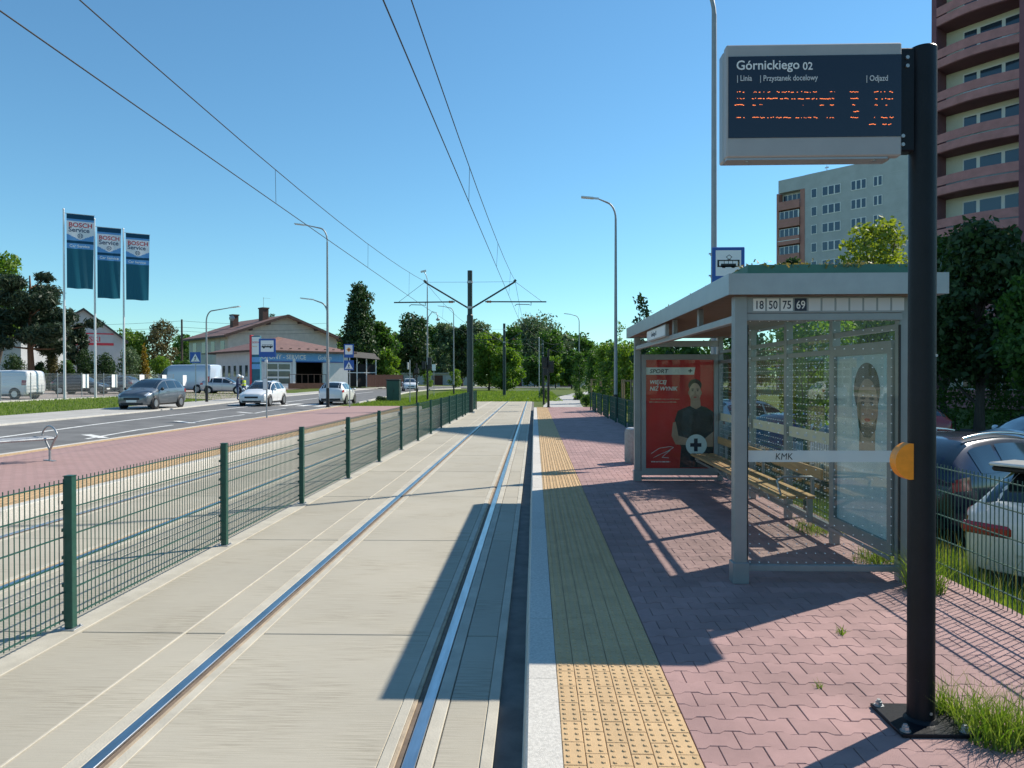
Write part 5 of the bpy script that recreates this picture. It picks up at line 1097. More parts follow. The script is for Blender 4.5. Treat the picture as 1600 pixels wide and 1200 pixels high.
def garage_building():
    o = (colY(403, 93), 93.0); z0 = gz(o[0]); F = Frame(o, R(45), z0); t = thing('garage_building', 'low white car service garage with brown hipped roof and blue name fascia', 'building', (o[0], o[1], z0)); B = lambda q, n, m, p=None: q.build(n, m, p if p is not None else t, world=True)
    Wd, D, He = 13.2, 14.0, zat(546, 93)-z0
    q = MB(); dx0, dx1, dh = 5.3, 9.3, 3.7
    F.box(q, 0, dx0, 0, .3, 0, He); F.box(q, dx1, Wd, 0, .3, 0, He); F.box(q, dx0+.001, dx1-.001, .001, .301, dh, He); F.box(q, 0, .3, .301, D, 0, He); F.box(q, Wd-.3, Wd, .301, D, 0, He); F.box(q, .301, Wd-.301, D-.3, D, 0, He); wl = B(q, 'wall', 'wall_pale')
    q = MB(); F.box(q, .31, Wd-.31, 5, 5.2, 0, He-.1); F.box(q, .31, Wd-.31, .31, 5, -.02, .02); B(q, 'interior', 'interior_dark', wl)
    # hipped roof with overhang
    ov = .9; zt = zat(523, 98)-z0; c = [F.p(-ov, -ov, He), F.p(Wd+ov, -ov, He), F.p(Wd+ov, D+ov, He), F.p(-ov, D+ov, He)]; pk = [F.p(Wd*.42, D*.42, zt), F.p(Wd*.55, D*.55, zt)]
    q = MB(); q.add(c+pk, [(0, 1, 5, 4), (1, 2, 5), (2, 3, 4, 5), (3, 0, 4), (3, 2, 1, 0)]); rf = B(q, 'roof', 'roof_brown')
    q = MB()
    for a, b in ((0, 1), (1, 2), (2, 3), (3, 0)): q.beam(c[a]+np.array([0, 0, -.1]), c[b]+np.array([0, 0, -.1]), .06, .24)
    B(q, 'gutter', 'fascia_brown', rf)
    for i in range(10):
        p0 = c[0]+(c[1]-c[0])*(.1+.085*i)+np.array([0, 0, .22])+F.v*.7; q = MB(); q.obox(p0+np.array([0, 0, .1]), F.u*.18, F.v*.02, (0, 0, .06)); B(q, 'snow_guard', 'fascia_brown', rf)
    q = MB(); F.box(q, .3, Wd-.8, -.12, -.001, He-1.35, He-.25); fs = B(q, 'name_fascia', 'flag_blue'); q = MB(); F.box(q, .3, Wd-.8, -.14, -.001, He-1.48, He-1.36); B(q, 'fascia_trim', 'sign_blue', fs)
    q = MB(); a = F.p(.4, -.125, He-1.10); q.text('OPONY - SERVICE', .85, a, F.u, VZ, -F.v, 'LEFT', .01, .92, 0, .015); q.text('Gołdyn', .85, F.p(8.4, -.125, He-1.10), F.u, VZ, -F.v, 'LEFT', .01, .85, .2); B(q, 'lettering', 'sign_white', fs)
    # sectional door with window rows, beside the open bay
    q = MB(); F.box(q, .9, 4.6, -.05, -.002, .0, 3.3); dr = B(q, 'sectional_door', 'frame_white')
    for i in range(3):
        for j in range(2): q = MB(); F.box(q, 1.05+1.75*j, 2.65+1.75*j, -.07, -.051, .55+.95*i, 1.25+.95*i); B(q, 'pane', 'window_glass', dr)
    q = MB(); F.box(q, 9.9, 10.3, -.15, -.002, 0, 3.9); F.box(q, 4.75, 5.15, -.15, -.002, 0, 3.9); B(q, 'pilaster', 'frame_white', wl)
    for i in range(6): q = MB(); F.box(q, -.03, -.001, 1.2+1.9*i, 2.0+1.9*i, 1.5, 3.0); B(q, 'window', 'window_glass')
    # lean-to shed on the right with glazed front
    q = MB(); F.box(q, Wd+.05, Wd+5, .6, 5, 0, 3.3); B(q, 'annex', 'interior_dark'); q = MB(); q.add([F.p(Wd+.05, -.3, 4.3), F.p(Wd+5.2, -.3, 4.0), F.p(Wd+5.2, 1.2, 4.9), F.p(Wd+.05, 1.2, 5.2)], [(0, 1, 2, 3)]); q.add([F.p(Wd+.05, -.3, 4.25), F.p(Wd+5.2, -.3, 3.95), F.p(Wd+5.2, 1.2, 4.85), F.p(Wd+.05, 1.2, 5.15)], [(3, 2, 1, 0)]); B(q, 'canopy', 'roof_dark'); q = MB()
    for a_ in (.1, 1.7, 3.3, 4.9): F.box(q, Wd+a_, Wd+a_+.12, .45, .59, 0, 4.2)
    F.box(q, Wd+.1, Wd+5, .46, .58, 2.0, 2.12); B(q, 'annex_frame', 'frame_white')
    # yard screen of brown boards to the right
    f = thing('board_fence', 'brown vertical board fence beside the garage', 'fence', tuple(F.p(Wd+2, -2, 0))); bm = MB(); bm.bbox((-.11, -.012, 0), (.11, .012, 1.75), .004); me = mesh_of(bm, 'board', 'wood_fence')
    for i in range(26): o_ = piece('board', me, f, tuple(F.u*(.235*i)+np.array([0, 0, random.uniform(-.02, .02)])), R(45))
    # dark railing wall before the entrance
    g = thing('entrance_wall', 'dark brown railing on a low wall before the garage entrance', 'railing', tuple(F.p(1.0, -7, -.05))); q = MB(); q.obox(F.u*2.4+np.array([0, 0, .35]), F.u*2.6, F.v*.12, (0, 0, .35)); q.build('low_wall', 'wood_fence', g); q = MB()
    for a_ in np.linspace(-.1, 4.9, 7): q.obox(F.u*a_+np.array([0, 0, 1.25]), F.u*.03, F.v*.03, (0, 0, .55))
    q.obox(F.u*2.4+np.array([0, 0, 1.8]), F.u*2.6, F.v*.03, (0, 0, .03)); q.build('railing', 'fascia_brown', g)
garage_building()
def big_house():
    o = (colY(357, 112), 112.0); z0 = gz(o[0]); F = Frame(o, R(45), z0); t = thing('gabled_house', 'big beige house with brown gable roof and chimneys behind the garage', 'building', (o[0], o[1], z0)); B = lambda q, n, m, p=None: q.build(n, m, p if p is not None else t, world=True)
    W_, D = 19.0, 17.0; He = zat(519, 112)-z0; Zp = zat(491, 119)-z0
    q = MB(); v = [F.p(0, 0, 0), F.p(W_, 0, 0), F.p(W_, 0, He), F.p(W_/2, 0, Zp-.3), F.p(0, 0, He), F.p(0, D, 0), F.p(W_, D, 0), F.p(W_, D, He), F.p(W_/2, D, Zp-.3), F.p(0, D, He)]; q.add(v, [(0, 1, 2, 3, 4), (9, 8, 7, 6, 5), (0, 4, 9, 5), (1, 6, 7, 2), (0, 5, 6, 1)]); wl = B(q, 'wall', 'wall_beige')
    ov, th = 1.0, .28; sl = (Zp-He)/(W_/2)
    for sd_, nm in ((0, 'roof'), (1, 'roof')):
        a0, a1 = (-ov, W_/2) if sd_ == 0 else (W_+ov, W_/2); ze = He-ov*sl; q = MB(); v = [F.p(a0, -ov, ze), F.p(a1, -ov, Zp), F.p(a1, D+ov, Zp), F.p(a0, D+ov, ze)]; q.add(v+[k-np.array([0, 0, th]) for k in v], [(0, 1, 2, 3), (7, 6, 5, 4), (0, 4, 5, 1), (1, 5, 6, 2), (2, 6, 7, 3), (3, 7, 4, 0)]); rf = B(q, nm, 'roof_brown')
        q = MB(); q.beam(v[0]+np.array([0, 0, -.15])-F.v*.03, v[1]+np.array([0, 0, -.15])-F.v*.03, .05, .42); q.beam(v[0]+np.array([0, 0, -.2]), v[3]+np.array([0, 0, -.2]), .1, .25); B(q, 'bargeboard', 'fascia_brown', rf)
        if sd_ == 0:
            for a_, b_, w_ in ((4.6, 9.5, 1.2), (7.2, 3.5, 1.6)): q = MB(); F.box(q, a_, a_+1.0, b_, b_+w_, He+a_*sl-.4, He+a_*sl+2.0); F.box(q, a_-.1, a_+1.1, b_-.1, b_+w_+.1, He+a_*sl+2.0, He+a_*sl+2.2); B(q, 'chimney', 'brick_dark', rf)
            q = MB(); c = F.p(4.3, 9.2, He+4.3*sl+1.6); pr = [(.02, -.1), (.3, -.06), (.5, .06)]; q.lathe(pr, c, 16, 'y'); B(q, 'satellite_dish', 'sign_back', rf)
            q = MB(); c = F.p(8.0, 5, Zp); q.tube([c, c+np.array([0, 0, 3.2])], .03, 6); q.beam(c+np.array([0, 0, 3.1])-F.u*.1, c+np.array([0, 0, 3.1])+F.u*1.2, .03, .03); B(q, 'aerial', 'galvanised', rf)
    for i in range(4):
        q = MB(); F.box(q, -.04, -.001, 1.4+4*i, 3.0+4*i, He-2.9, He-1.1); wn = B(q, 'window', 'window_glass'); q = MB(); F.box(q, -.09, -.002, 1.3+4*i, 3.1+4*i, He-3.05, He-2.92); B(q, 'sill', 'fascia_brown', wn)
    for i in range(3): q = MB(); F.box(q, -.04, -.001, 2+5*i, 4.0+5*i, 1.2, 3.0); B(q, 'window', 'window_glass')
    for a_ in (3.2, 6.2, 11.6, 14.6):
        q = MB(); F.box(q, a_, a_+.35, -.9, .0, He+min(a_, W_-a_)*sl-.6, He+min(a_, W_-a_)*sl-.25); B(q, 'purlin_end', 'fascia_brown')
big_house()
def grey_house():
    Y = 84.0; xl, xr = colY(48, Y), colY(176, Y); z0 = gz(xl); t = thing('grey_house', 'grey rendered house with a steep dark gable behind the pine', 'building', (xl, Y, z0)); B = lambda q, n, m, p=None: q.build(n, m, p if p is not None else t, world=True); W_ = xr-xl; He = zat(524, Y)-z0; Zp = zat(474, Y)-z0; F = Frame((xl, Y), R(36), z0); D = 8; am = W_*.55
    q = MB(); v = [F.p(0, 0, 0), F.p(W_, 0, 0), F.p(W_, 0, He), F.p(am, 0, Zp-.2), F.p(0, 0, He), F.p(0, D, 0), F.p(W_, D, 0), F.p(W_, D, He), F.p(am, D, Zp-.2), F.p(0, D, He)]; q.add(v, [(0, 1, 2, 3, 4), (9, 8, 7, 6, 5), (0, 4, 9, 5), (1, 6, 7, 2), (0, 5, 6, 1)]); B(q, 'wall', 'wall_house')
    for a0, a1 in ((-.4, am), (W_+.4, am)):
        q = MB(); zz = He-.25; v = [F.p(a0, -.4, zz), F.p(a1, -.4, Zp), F.p(a1, D+.4, Zp), F.p(a0, D+.4, zz)]; q.add(v+[k-np.array([0, 0, .25]) for k in v], [(0, 1, 2, 3), (7, 6, 5, 4), (0, 4, 5, 1), (1, 5, 6, 2), (2, 6, 7, 3), (3, 7, 4, 0)]); B(q, 'roof', 'roof_dark')
    q = MB(); zs = zat(527, Y)-z0; F.box(q, 2.2, W_-1.2, -.06, -.002, zs-.6, zs+.9); sg = B(q, 'name_board', 'wall_house'); q = MB(); F.box(q, 2.2, W_-1.2, -.07, -.061, zs-.6, zs-.3); F.box(q, 2.2, W_-1.2, -.07, -.061, zs+.75, zs+.9); B(q, 'red_stripe', 'flag_red', sg); q = MB(); q.text('AŃSKI', .85, F.p(W_-5.2, -.065, zs-.15), F.u, VZ, -F.v, 'LEFT', .01, 1.1, 0, .01); B(q, 'lettering', 'flag_red', sg)
    for a_ in (2.6, 5.2, 7.4): q = MB(); F.box(q, a_, a_+1.4, -.03, -.001, 1.0, 2.9); wn = B(q, 'window', 'window_glass'); q = MB(); F.box(q, a_-.08, a_+1.48, -.08, -.002, .9, .99); B(q, 'sill', 'frame_white', wn)
    Y = 78; x0, x1 = colY(-40, Y), colY(33, Y); z0 = gz(x0); t2 = thing('side_house', 'blue grey house with shallow grey roof partly behind the pine', 'building', (x0, Y, z0)); q = MB(); He = zat(524, Y)-z0; q.box((x0, Y, z0), (x1, Y+8, z0+He)); q.build('wall', 'wall_grey', t2, world=True); q = MB(); zt = zat(507, Y+4)-z0; v = [(x0-.5, Y-.6, z0+He-.1), (x1+.5, Y-.6, z0+He-.1), (x1+.3, Y+4, z0+zt), (x0-.5, Y+4, z0+zt), (x1+.5, Y+8.6, z0+He-.1), (x0-.5, Y+8.6, z0+He-.1)]; q.add(v, [(0, 1, 2, 3), (3, 2, 4, 5), (0, 3, 5), (1, 4, 2), (0, 5, 4, 1)]); q.build('roof', 'roof_dark', t2, world=True)
grey_house()
def tower():
    C = np.array([24.6, 45.9]); ang = math.atan2(-.79, .61); F = Frame(C, ang, 0); F.v = np.array([.79, .61, 0]); H = 31.6; t = thing('apartment_tower', 'tall apartment block with curved red balconies beside the parking place', 'building', (C[0], C[1], 0)); B = lambda q, n, m, p=None: q.build(n, m, p if p is not None else t, world=True); D = 13; Wt = 34; b0, b1, rc = .28, 4.72, 1.35
    q = MB(); F.box(q, 5.2, Wt, 0, D, -.8, H); F.box(q, 0, 5.1995, rc, D, -.8, H); F.box(q, 0, 5.1995, 0, rc-.001, H-1.2, H); B(q, 'wall', 'wall_grey')
    q = MB(); F.box(q, 0, b0, -.06, rc-.002, 0, H-1.21); F.box(q, b1, 5.198, -.06, rc-.002, 0, H-1.21); B(q, 'pilaster', 'frame_plum')
    for k in range(11):
        zt = 1.22+2.6*k+.0; zf = zt-1.05-.05
        if zf < .05: zf = .05
        q = MB(); n = 10; pts = [(b0+(b1-b0)*i/n, -.38*math.sin(math.pi*i/n)) for i in range(n+1)]
        top = [F.p(a, b, zf) for a, b in pts]+[F.p(b1, rc-.01, zf), F.p(b0, rc-.01, zf)]; q.add(top+[p_-np.array([0, 0, .16]) for p_ in top], [tuple(range(n+3)), tuple(range(n+3, 2*n+6))[::-1]]+[(i, (i+1) % (n+3), n+3+(i+1) % (n+3), n+3+i) for i in range(n+3)]); bl = B(q, 'balcony_slab', 'frame_plum')
        for za, zb, m in ((zf-.12, zf+.36, 'balcony_red'), (zf+.45, zt-.12, 'balcony_red')):
            q = MB()
            for i in range(n):
                a, b = np.array(F.p(*pts[i], 0)), np.array(F.p(*pts[i+1], 0)); q.beam(a+np.array([0, 0, (za+zb)/2])-F.v*.03, b+np.array([0, 0, (za+zb)/2])-F.v*.03, .05, zb-za)
            B(q, 'parapet', m, bl)
        q = MB(); F.box(q, b0+.002, b1-.002, rc-.04, rc-.002, zf+.02, zf+2.42); bk = B(q, 'loggia_wall', 'loggia_wall')
        q = MB(); F.box(q, 1.25, 4.35, rc-.09, rc-.041, zf+.95, zf+2.12); wn = B(q, 'window', 'frame_white')
        for a, b in ((1.33, 2.02), (2.22, 3.36), (3.56, 4.27)): q = MB(); F.box(q, a, b, rc-.10, rc-.0905, zf+1.03, zf+2.04); B(q, 'pane', 'window_glass', wn)
        for a in (7.2, 11.5, 16, 21):
            q = MB(); F.box(q, a, a+2.0, -.03, -.001, zf+.95, zf+2.2); wn = B(q, 'window', 'frame_white')
            for j in range(2): q = MB(); F.box(q, a+.08+j*.96, a+.96+j*.96, -.04, -.031, zf+1.03, zf+2.12); B(q, 'pane', 'window_glass', wn)
tower()
def grey_block():
    G = np.array([colY(1213, 115), 115.0]); ang = math.atan2(-.72, .69); F = Frame(G, ang, 0); F.v = np.array([.72, .69, 0]); H = zat(283, 115, 1213); t = thing('apartment_block', 'grey panel apartment block with red balcony corner and small windows', 'building', (G[0], G[1], 0)); B = lambda q, n, m, p=None: q.build(n, m, p if p is not None else t, world=True)
    def d_of(px):                                     # distance along the facade seen at an image column
        r_ = ray(px, 590); A = np.array([[F.u[0], -r_[0]], [F.u[1], -r_[1]]]); return np.linalg.solve(A, -G)[0]
    bw = d_of(1257); Wt = d_of(1462); q = MB(); F.box(q, bw, Wt, 0, 12, 0, H); F.box(q, 0, bw-.001, 1.2, 12, 0, H-.02); F.box(q, .3, bw-.001, 0, 1.199, H-2.0, H-.03); B(q, 'wall', 'wall_grey')
    q = MB(); F.box(q, bw-.7, bw-.002, -.08, 1.19, 0, H-2.05); F.box(q, 0, .35, -.02, 1.19, 0, H-2.05); B(q, 'pilaster', 'balcony_pink'); st = 2.72
    q = MB(); F.box(q, -.06, .0, 1.2, 12, 0, H-.5); B(q, 'end_wall', 'balcony_red')
    for k in range(11):
        zt = H-4.6-st*k
        if zt < 1: break
        q = MB(); F.box(q, .36, bw-.71, -.35, -.2, zt, zt+1.1); F.box(q, .36, bw-.71, -.35, 1.19, zt-.16, zt-.001); bl = B(q, 'balcony', 'balcony_pink'); q = MB(); F.box(q, .36, bw-.71, -.37, -.352, zt+.42, zt+.52); B(q, 'rail_stripe', 'frame_white' if k in (2,) else 'balcony_red', bl)
        q = MB(); F.box(q, .5, bw-.9, .0 if k in (1, 2, 3) else 1.1, .06 if k in (1, 2, 3) else 1.16, zt+1.05, zt+2.35); gl = B(q, 'glazing', 'frame_white')
        nn = 4
        for j in range(nn): a = .6+(bw-1.6)/nn*j; q = MB(); y_ = -.012 if k in (1, 2, 3) else 1.088; F.box(q, a, a+(bw-1.6)/nn-.12, y_, y_+.011, zt+1.12, zt+2.28); B(q, 'pane', 'window_glass', gl)
    cols = ((1267, 1276, 1), (1284, 1313, 3), (1329, 1353, 3), (1364, 1378, 2))
    for k in range(11):
        zc = H-3.75-st*k
        if zc < 1: break
        for a, b, n in cols:
            da, db = d_of(a), d_of(b); q = MB(); F.box(q, da, db, -.05, -.001, zc, zc+1.42); wn = B(q, 'window', 'frame_white'); w_ = (db-da)/n
            for j in range(n): q = MB(); F.box(q, da+j*w_+.09, da+(j+1)*w_-.09, -.065, -.051, zc+.1, zc+1.33); B(q, 'pane', 'window_glass', wn)
    for z in [H-2.2-st*k for k in range(11)]:
        q = MB(); F.box(q, bw+.01, Wt, -.012, -.0005, z-.02, z+.02); B(q, 'panel_joint', 'wall_house')
    for d_, h_ in ((bw+2.0, 1.6), (bw+13.5, 2.2), (bw+14.2, 1.8)):
        q = MB(); p_ = F.p(d_, 3, H); q.tube([p_, p_+np.array([0, 0, h_])], .05, 6); q.obox(p_+np.array([0, 0, h_*.8]), F.u*.3, F.v*.05, (0, 0, .08)); B(q, 'roof_aerial', 'galvanised')
grey_block()
def garage_row():
    Y = 150.0; x0, x1 = colY(612, Y), colY(742, Y); 
    for (a, b, Yg, lb, m) in ((612, 742, 165, 'long grey row of lock-up garages behind the meadow', 'wall_grey'), (796, 872, 160, 'grey garage wall behind the tracks near the path', 'wall_grey'), (872, 915, 150, 'small brown roofed shed beside the path bend', 'wall_beige')):
        xa, xb = colY(a, Yg), colY(b, Yg); h = zat(584, Yg); t = thing('garage_row', lb, 'building', (xa, Yg, 0)); q = MB(); q.box((xa, Yg, -.2), (xb, Yg+6, h)); q.build('wall', m, t, world=True); q = MB(); q.box((xa-.3, Yg-.35, h), (xb+.3, Yg+6.2, h+.25)); q.build('roof', 'pavement', t, world=True); n = int((xb-xa)/3.0)
        for i in range(n): q = MB(); q.box((xa+.4+i*3.0, Yg-.04, 0), (xa+2.7+i*3.0, Yg-.001, h-.35)); q.build('garage_door', 'wall_house' if i % 3 else 'wood_fence', t, world=True)
garage_row()
def utility_pole():
    Y = 92; x = colY(284.5, Y); z0 = gz(x); t = thing('utility_pole', 'wooden utility pole with wires beside the gabled house', 'pole', (x, Y, z0)); zt = zat(497, Y)-z0; q = MB(); q.tube([(0, 0, 0), (0, 0, zt)], [.15, .11], 10); q.build('pole', 'bark', t); q = MB()
    for dz in (-.2, -1.0, -1.5): q.tube([np.array([0, 0, zt+dz])+np.array([-40*u, 5*u, -.6*4*u*(1-u)*1.0+.5*u]) for u in np.linspace(0, 1, 12)], .018, 5); q.tube([np.array([0, 0, zt+dz])+np.array([16*u, 10*u, -.3*4*u*(1-u)+.4*u]) for u in np.linspace(0, 1, 8)], .018, 5)
    o = q.build('wire', 'wire', t); o['kind'] = 'stuff'
utility_pole()
# ------------------------------------------------------------------ trees and shrubs
def pt(label, px, top, Y, wpx, kind='round', leaf='leaf_mid', name='tree', cat='tree', x=None, **k):
    x = colY(px, Y) if x is None else x; z0 = gz(x, Y); return tree(name, label, (x, Y, z0-.02), zat(top, Y, px)-z0, wpx/F_PX*Y, kind, leaf, cat=cat, **k)
# across the road and behind the tracks
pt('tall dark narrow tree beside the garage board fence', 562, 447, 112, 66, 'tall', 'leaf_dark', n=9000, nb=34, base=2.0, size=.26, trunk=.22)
pt('leafy tree leaning against the tall dark tree', 590, 498, 116, 62, 'round', 'leaf_mid', n=7000, nb=26, base=.8, size=.25)
pt('drooping light green shrub tree by the road behind the cabinet', 606, 545, 108, 44, 'round', 'leaf_light', n=5000, nb=20, base=.0, size=.22, shell=.4)
pt('dark round tree behind the thin lamp post', 648, 490, 140, 66, 'round', 'leaf_dark', n=7000, nb=26, base=1.5, size=.3)
pt('grey green bushy tree between the meadow lamp and the main catenary mast', 697, 502, 172, 52, 'round', 'leaf_grey', n=6000, nb=22, base=1.0, size=.36)
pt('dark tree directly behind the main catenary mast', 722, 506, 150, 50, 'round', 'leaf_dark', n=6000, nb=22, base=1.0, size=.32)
pt('bright green bushy tree between the first two catenary masts', 764, 516, 108, 66, 'round', 'leaf_light', n=9000, nb=34, base=.3, size=.23, shell=.45)
pt('low bright green bush in front of the second catenary mast', 792, 540, 104, 50, 'round', 'leaf_light', n=6500, nb=24, base=.0, size=.21, name='shrub', cat='shrub')
pt('wide hazy tree beyond the garages above the tracks', 832, 499, 230, 100, 'spread', 'leaf_grey', n=9000, nb=36, base=3, size=.46)
pt('smaller grey tree at the end of the tracks', 880, 524, 250, 60, 'round', 'leaf_grey', n=6000, nb=22, base=2, size=.48)
pt('light green tree inside the path bend', 868, 556, 130, 42, 'round', 'leaf_light', n=5000, nb=20, base=.4, size=.25)
pt('dark green bush at the path bend by the far lamp', 893, 546, 120, 40, 'round', 'leaf_mid', n=5000, nb=20, base=.2, size=.24)
pt('dense bush beside the grey garage wall', 835, 558, 150, 46, 'round', 'leaf_mid', n=5000, nb=20, base=.2, size=.28, name='shrub', cat='shrub')
for px, top, Y, wp, lf, lb in ((668, 578, 128, 22, 'leaf_light', 'small pale bush before the garages near the thin lamp'), (712, 576, 125, 30, 'leaf_light', 'loose bush before the garages by the meadow lamp'), (596, 620, 55.4, 20, 'leaf_dark', 'low dark plant beside the green cabinet'), (905, 612, 60, 22, 'leaf_mid', 'tall weeds along the edge of the path'), (849, 606, 62, 18, 'leaf_mid', 'leafy bush growing beside the curved rails'), (916, 616, 47, 22, 'leaf_mid', 'green weeds at the foot of the far lamp')):
    pt(lb, px, top, Y, wp, 'round', lf, name='shrub', cat='shrub', n=1800, nb=10, base=0.0, size=.03*wp/F_PX*Y*1.3)
for px, top, Y, wp, lf, lb in ((622, 520, 178, 50, 'leaf_mid', 'broad green tree behind the cabinet beyond the road'), (676, 506, 186, 54, 'leaf_mid', 'tall green tree behind the traffic signal lamp'), (742, 500, 192, 56, 'leaf_grey', 'pale tall tree showing just beside the main mast'), (800, 508, 185, 52, 'leaf_mid', 'green tree behind the second catenary mast'), (862, 514, 200, 56, 'leaf_mid', 'tall green tree behind the platform end signals'), (915, 528, 190, 50, 'leaf_mid', 'green tree beyond the far path lamp'), (950, 538, 170, 46, 'leaf_light', 'light green tree far behind the young street trees')):
    pt(lb, px, top, Y, wp, 'round', lf, n=5600, nb=24, base=1.0, size=.36)
def far_wood():
    rng = np.random.default_rng(91); bl = []
    for x in np.arange(-210, 150, 4.2): 
        y = 262+rng.uniform(-12, 25)+abs(x)*.12; h = rng.uniform(13, 20)*(1 if x < 20 else .8)
        for k in range(4): bl.append((x+rng.normal(0, 2), y+rng.normal(0, 2), h*(.2+.22*k), 4.2, 3.6, 3.4))
    V, F = leaf_cloud(bl, 60000, .72, rng); o = piece('far_wood', arr_mesh('far_wood', V, F, 'leaf_mid'), None); tag(o, 'far belt of woodland behind the garages and tracks', 'woodland', kind='stuff')
far_wood()
# young trees with stakes along the path, right of the platform
yt = [(928, 547, 62), (944, 542, 52), (962, 545, 44), (978, 546, 37), (905, 552, 78), (1040, 540, 31), (1075, 545, 30)]
for i, (px, top, Y) in enumerate(yt):
    lb = ['young street tree with stakes, %s' % w_ for w_ in ('third past the black based lamp', 'second past the black based lamp', 'just past the black based lamp', 'just before the black based lamp', 'farthest along the path', 'seen over the poster case', 'seen at the shelter corner')][i]
    pt(lb, px, top, Y, 1.9*F_PX/Y*1.15, 'tall', 'leaf_light' if i % 2 else 'leaf_mid', name='young_tree', n=3600, nb=18, base=.5, size=.085, trunk=.04, group='young trees along the path')
def stakes():
    for i, (px, Y) in enumerate(((925, 58), (940, 48), (957, 41), (975, 35), (990, 30))):
        x = colY(px, Y)+.4; t = thing('tree_stakes', 'wooden stake frame around a young tree, %s' % ('farthest by the path', 'second from the far end', 'in the middle of the row', 'near the black based lamp', 'behind the platform fence beyond the bin')[i], 'stake', (x, Y, 0), group='stakes of the young trees')
        for a, b in ((-.45, -.4), (.45, -.4), (.45, .4), (-.45, .4)): q = MB(); q.tube([(a, b, 0), (a, b, 1.75)], .04, 7); q.build('stake', 'stake', t)
        for a, b in (((-.45, -.4), (.45, -.4)), ((-.45, .4), (.45, .4))): q = MB(); q.beam((*a, 1.68), (*b, 1.68), .03, .07); q.build('crossbar', 'stake', t)
stakes()
pt('thin pale sapling rising above the young trees', 969, 500, 46, 30, 'tall', 'leaf_light', name='sapling', n=650, nb=12, base=1.5, size=.07, trunk=.03)
pt('dark leaved sapling top showing over the shelter roof', 1004, 461, 24, 40, 'tall', 'leaf_dark', name='sapling', n=520, nb=10, base=2.2, size=.07, trunk=.03)
pt('small sapling tip beside the shelter roof edge', 1047, 474, 22, 26, 'tall', 'leaf_dark', name='sapling', n=260, nb=8, base=2.4, size=.06, trunk=.03)
# trees behind the shelter and the parking place
pt('small green tree on the grass strip behind the shelter back wall', 1262, 440, 12.2, 165, 'round', 'leaf_light', n=5200, nb=24, base=1.2, size=.045, trunk=.045)
pt('green tree at the far back corner of the shelter', 1160, 478, 27, 90, 'round', 'leaf_mid', n=5200, nb=20, base=.8, size=.085, trunk=.06)
pt('sunlit yellow green tree rising over the shelter roof', 1368, 336, 16.5, 120, 'round', 'leaf_yellow', n=5200, nb=32, base=2.7, size=.06, trunk=.08)
pt('low bush top beside the balcony block above the shelter roof', 1232, 398, 52, 40, 'round', 'leaf_dark', n=2400, nb=12, base=5.5, size=.12)
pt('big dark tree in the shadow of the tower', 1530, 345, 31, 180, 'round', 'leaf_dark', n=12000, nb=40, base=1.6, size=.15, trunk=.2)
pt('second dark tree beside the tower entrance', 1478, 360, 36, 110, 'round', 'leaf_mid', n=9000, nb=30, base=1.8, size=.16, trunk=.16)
pt('dark leafy tree at the edge of the parking place', 1640, 420, 27, 150, 'round', 'leaf_mid', n=8000, nb=30, base=1.4, size=.13, trunk=.15)
def hedge(label, x0, y0, x1, y1, h, wd, leaf, n, size, seed):
    rng = np.random.default_rng(seed); L = math.hypot(x1-x0, y1-y0); k = max(3, int(L/.7)); bl = []
    for i in range(k+1):
        u = i/k
        for z in (h*.25, h*.6, h*.82): bl.append(((x1-x0)*u+rng.normal(0, .1), (y1-y0)*u+rng.normal(0, .1), z, .55, wd/2, h*.26))
    t = thing('hedge', label, 'hedge', (x0, y0, gz(x0, y0))); V, F = leaf_cloud(bl, n, size, rng); piece('foliage', arr_mesh('foliage', V, F, leaf), t)
    q = MB()
    for i in range(0, k+1, 3): q.tube([((x1-x0)*i/k, (y1-y0)*i/k, 0), ((x1-x0)*i/k+.05, (y1-y0)*i/k, h*.7)], [.04, .02], 5)
    q2 = q.build('stem', 'bark', t); q2['kind'] = 'stuff'
hedge('shaded hedge along the back of the parking place', 12, 33.5, 27, 31, 2.0, 1.2, 'leaf_mid', 14000, .075, 4)
# left: pine, hedge shrubs and garden trees behind the yard
def pine():
    Y = 63; x = colY(48, Y); z0 = gz(x); H = zat(412, Y)-z0; rng = np.random.default_rng(17); t = thing('pine_tree', 'big dark pine with bare reddish trunk before the grey house', 'tree', (x, Y, z0-.02)); s = Y/F_PX
    cl = [(52, 425, 14), (38, 440, 20), (70, 452, 22), (20, 462, 24), (88, 470, 22), (55, 468, 28), (104, 492, 22), (30, 492, 26), (72, 496, 30), (118, 515, 18), (10, 512, 22), (48, 520, 28), (90, 522, 26), (126, 500, 14), (64, 540, 22), (28, 535, 18), (100, 540, 14), (-8, 490, 22)]
    bl = [((px-48)*s, rng.uniform(-2.2, 2.2), zat(py, Y)-z0, r*s*1.05, r*s*1.05, r*s*.62) for px, py, r in cl]
    q = MB(); tk = [np.array([.05*math.sin(z), 0, z]) for z in np.linspace(0, H*.93, 9)]; q.tube(tk, list(np.linspace(.34, .06, 9)), 10)
    for b in bl: z0_ = max(H*.34, b[2]-1.2); q.tube([np.array([0, 0, z0_]), np.array([b[0]*.55, b[1]*.55, (z0_+b[2])/2-.1]), np.array(b[:3])], [.10, .07, .03], 6, cap=False)
    q.build('trunk', 'bark_pine', t); V, F = leaf_cloud(bl, 30000, .25, rng, aspect=.26, shell=.3); piece('crown', arr_mesh('crown', V, F, 'leaf_pine'), t)
pine()
pt('light leafed tree crown rising behind the pine', -2, 392, 72, 74, 'round', 'leaf_light', n=5200, nb=24, base=4, size=.19)
pt('second dark conifer crown between pine and first flagpole', 122, 502, 70, 34, 'round', 'leaf_pine', n=4200, nb=18, base=2, size=.16)
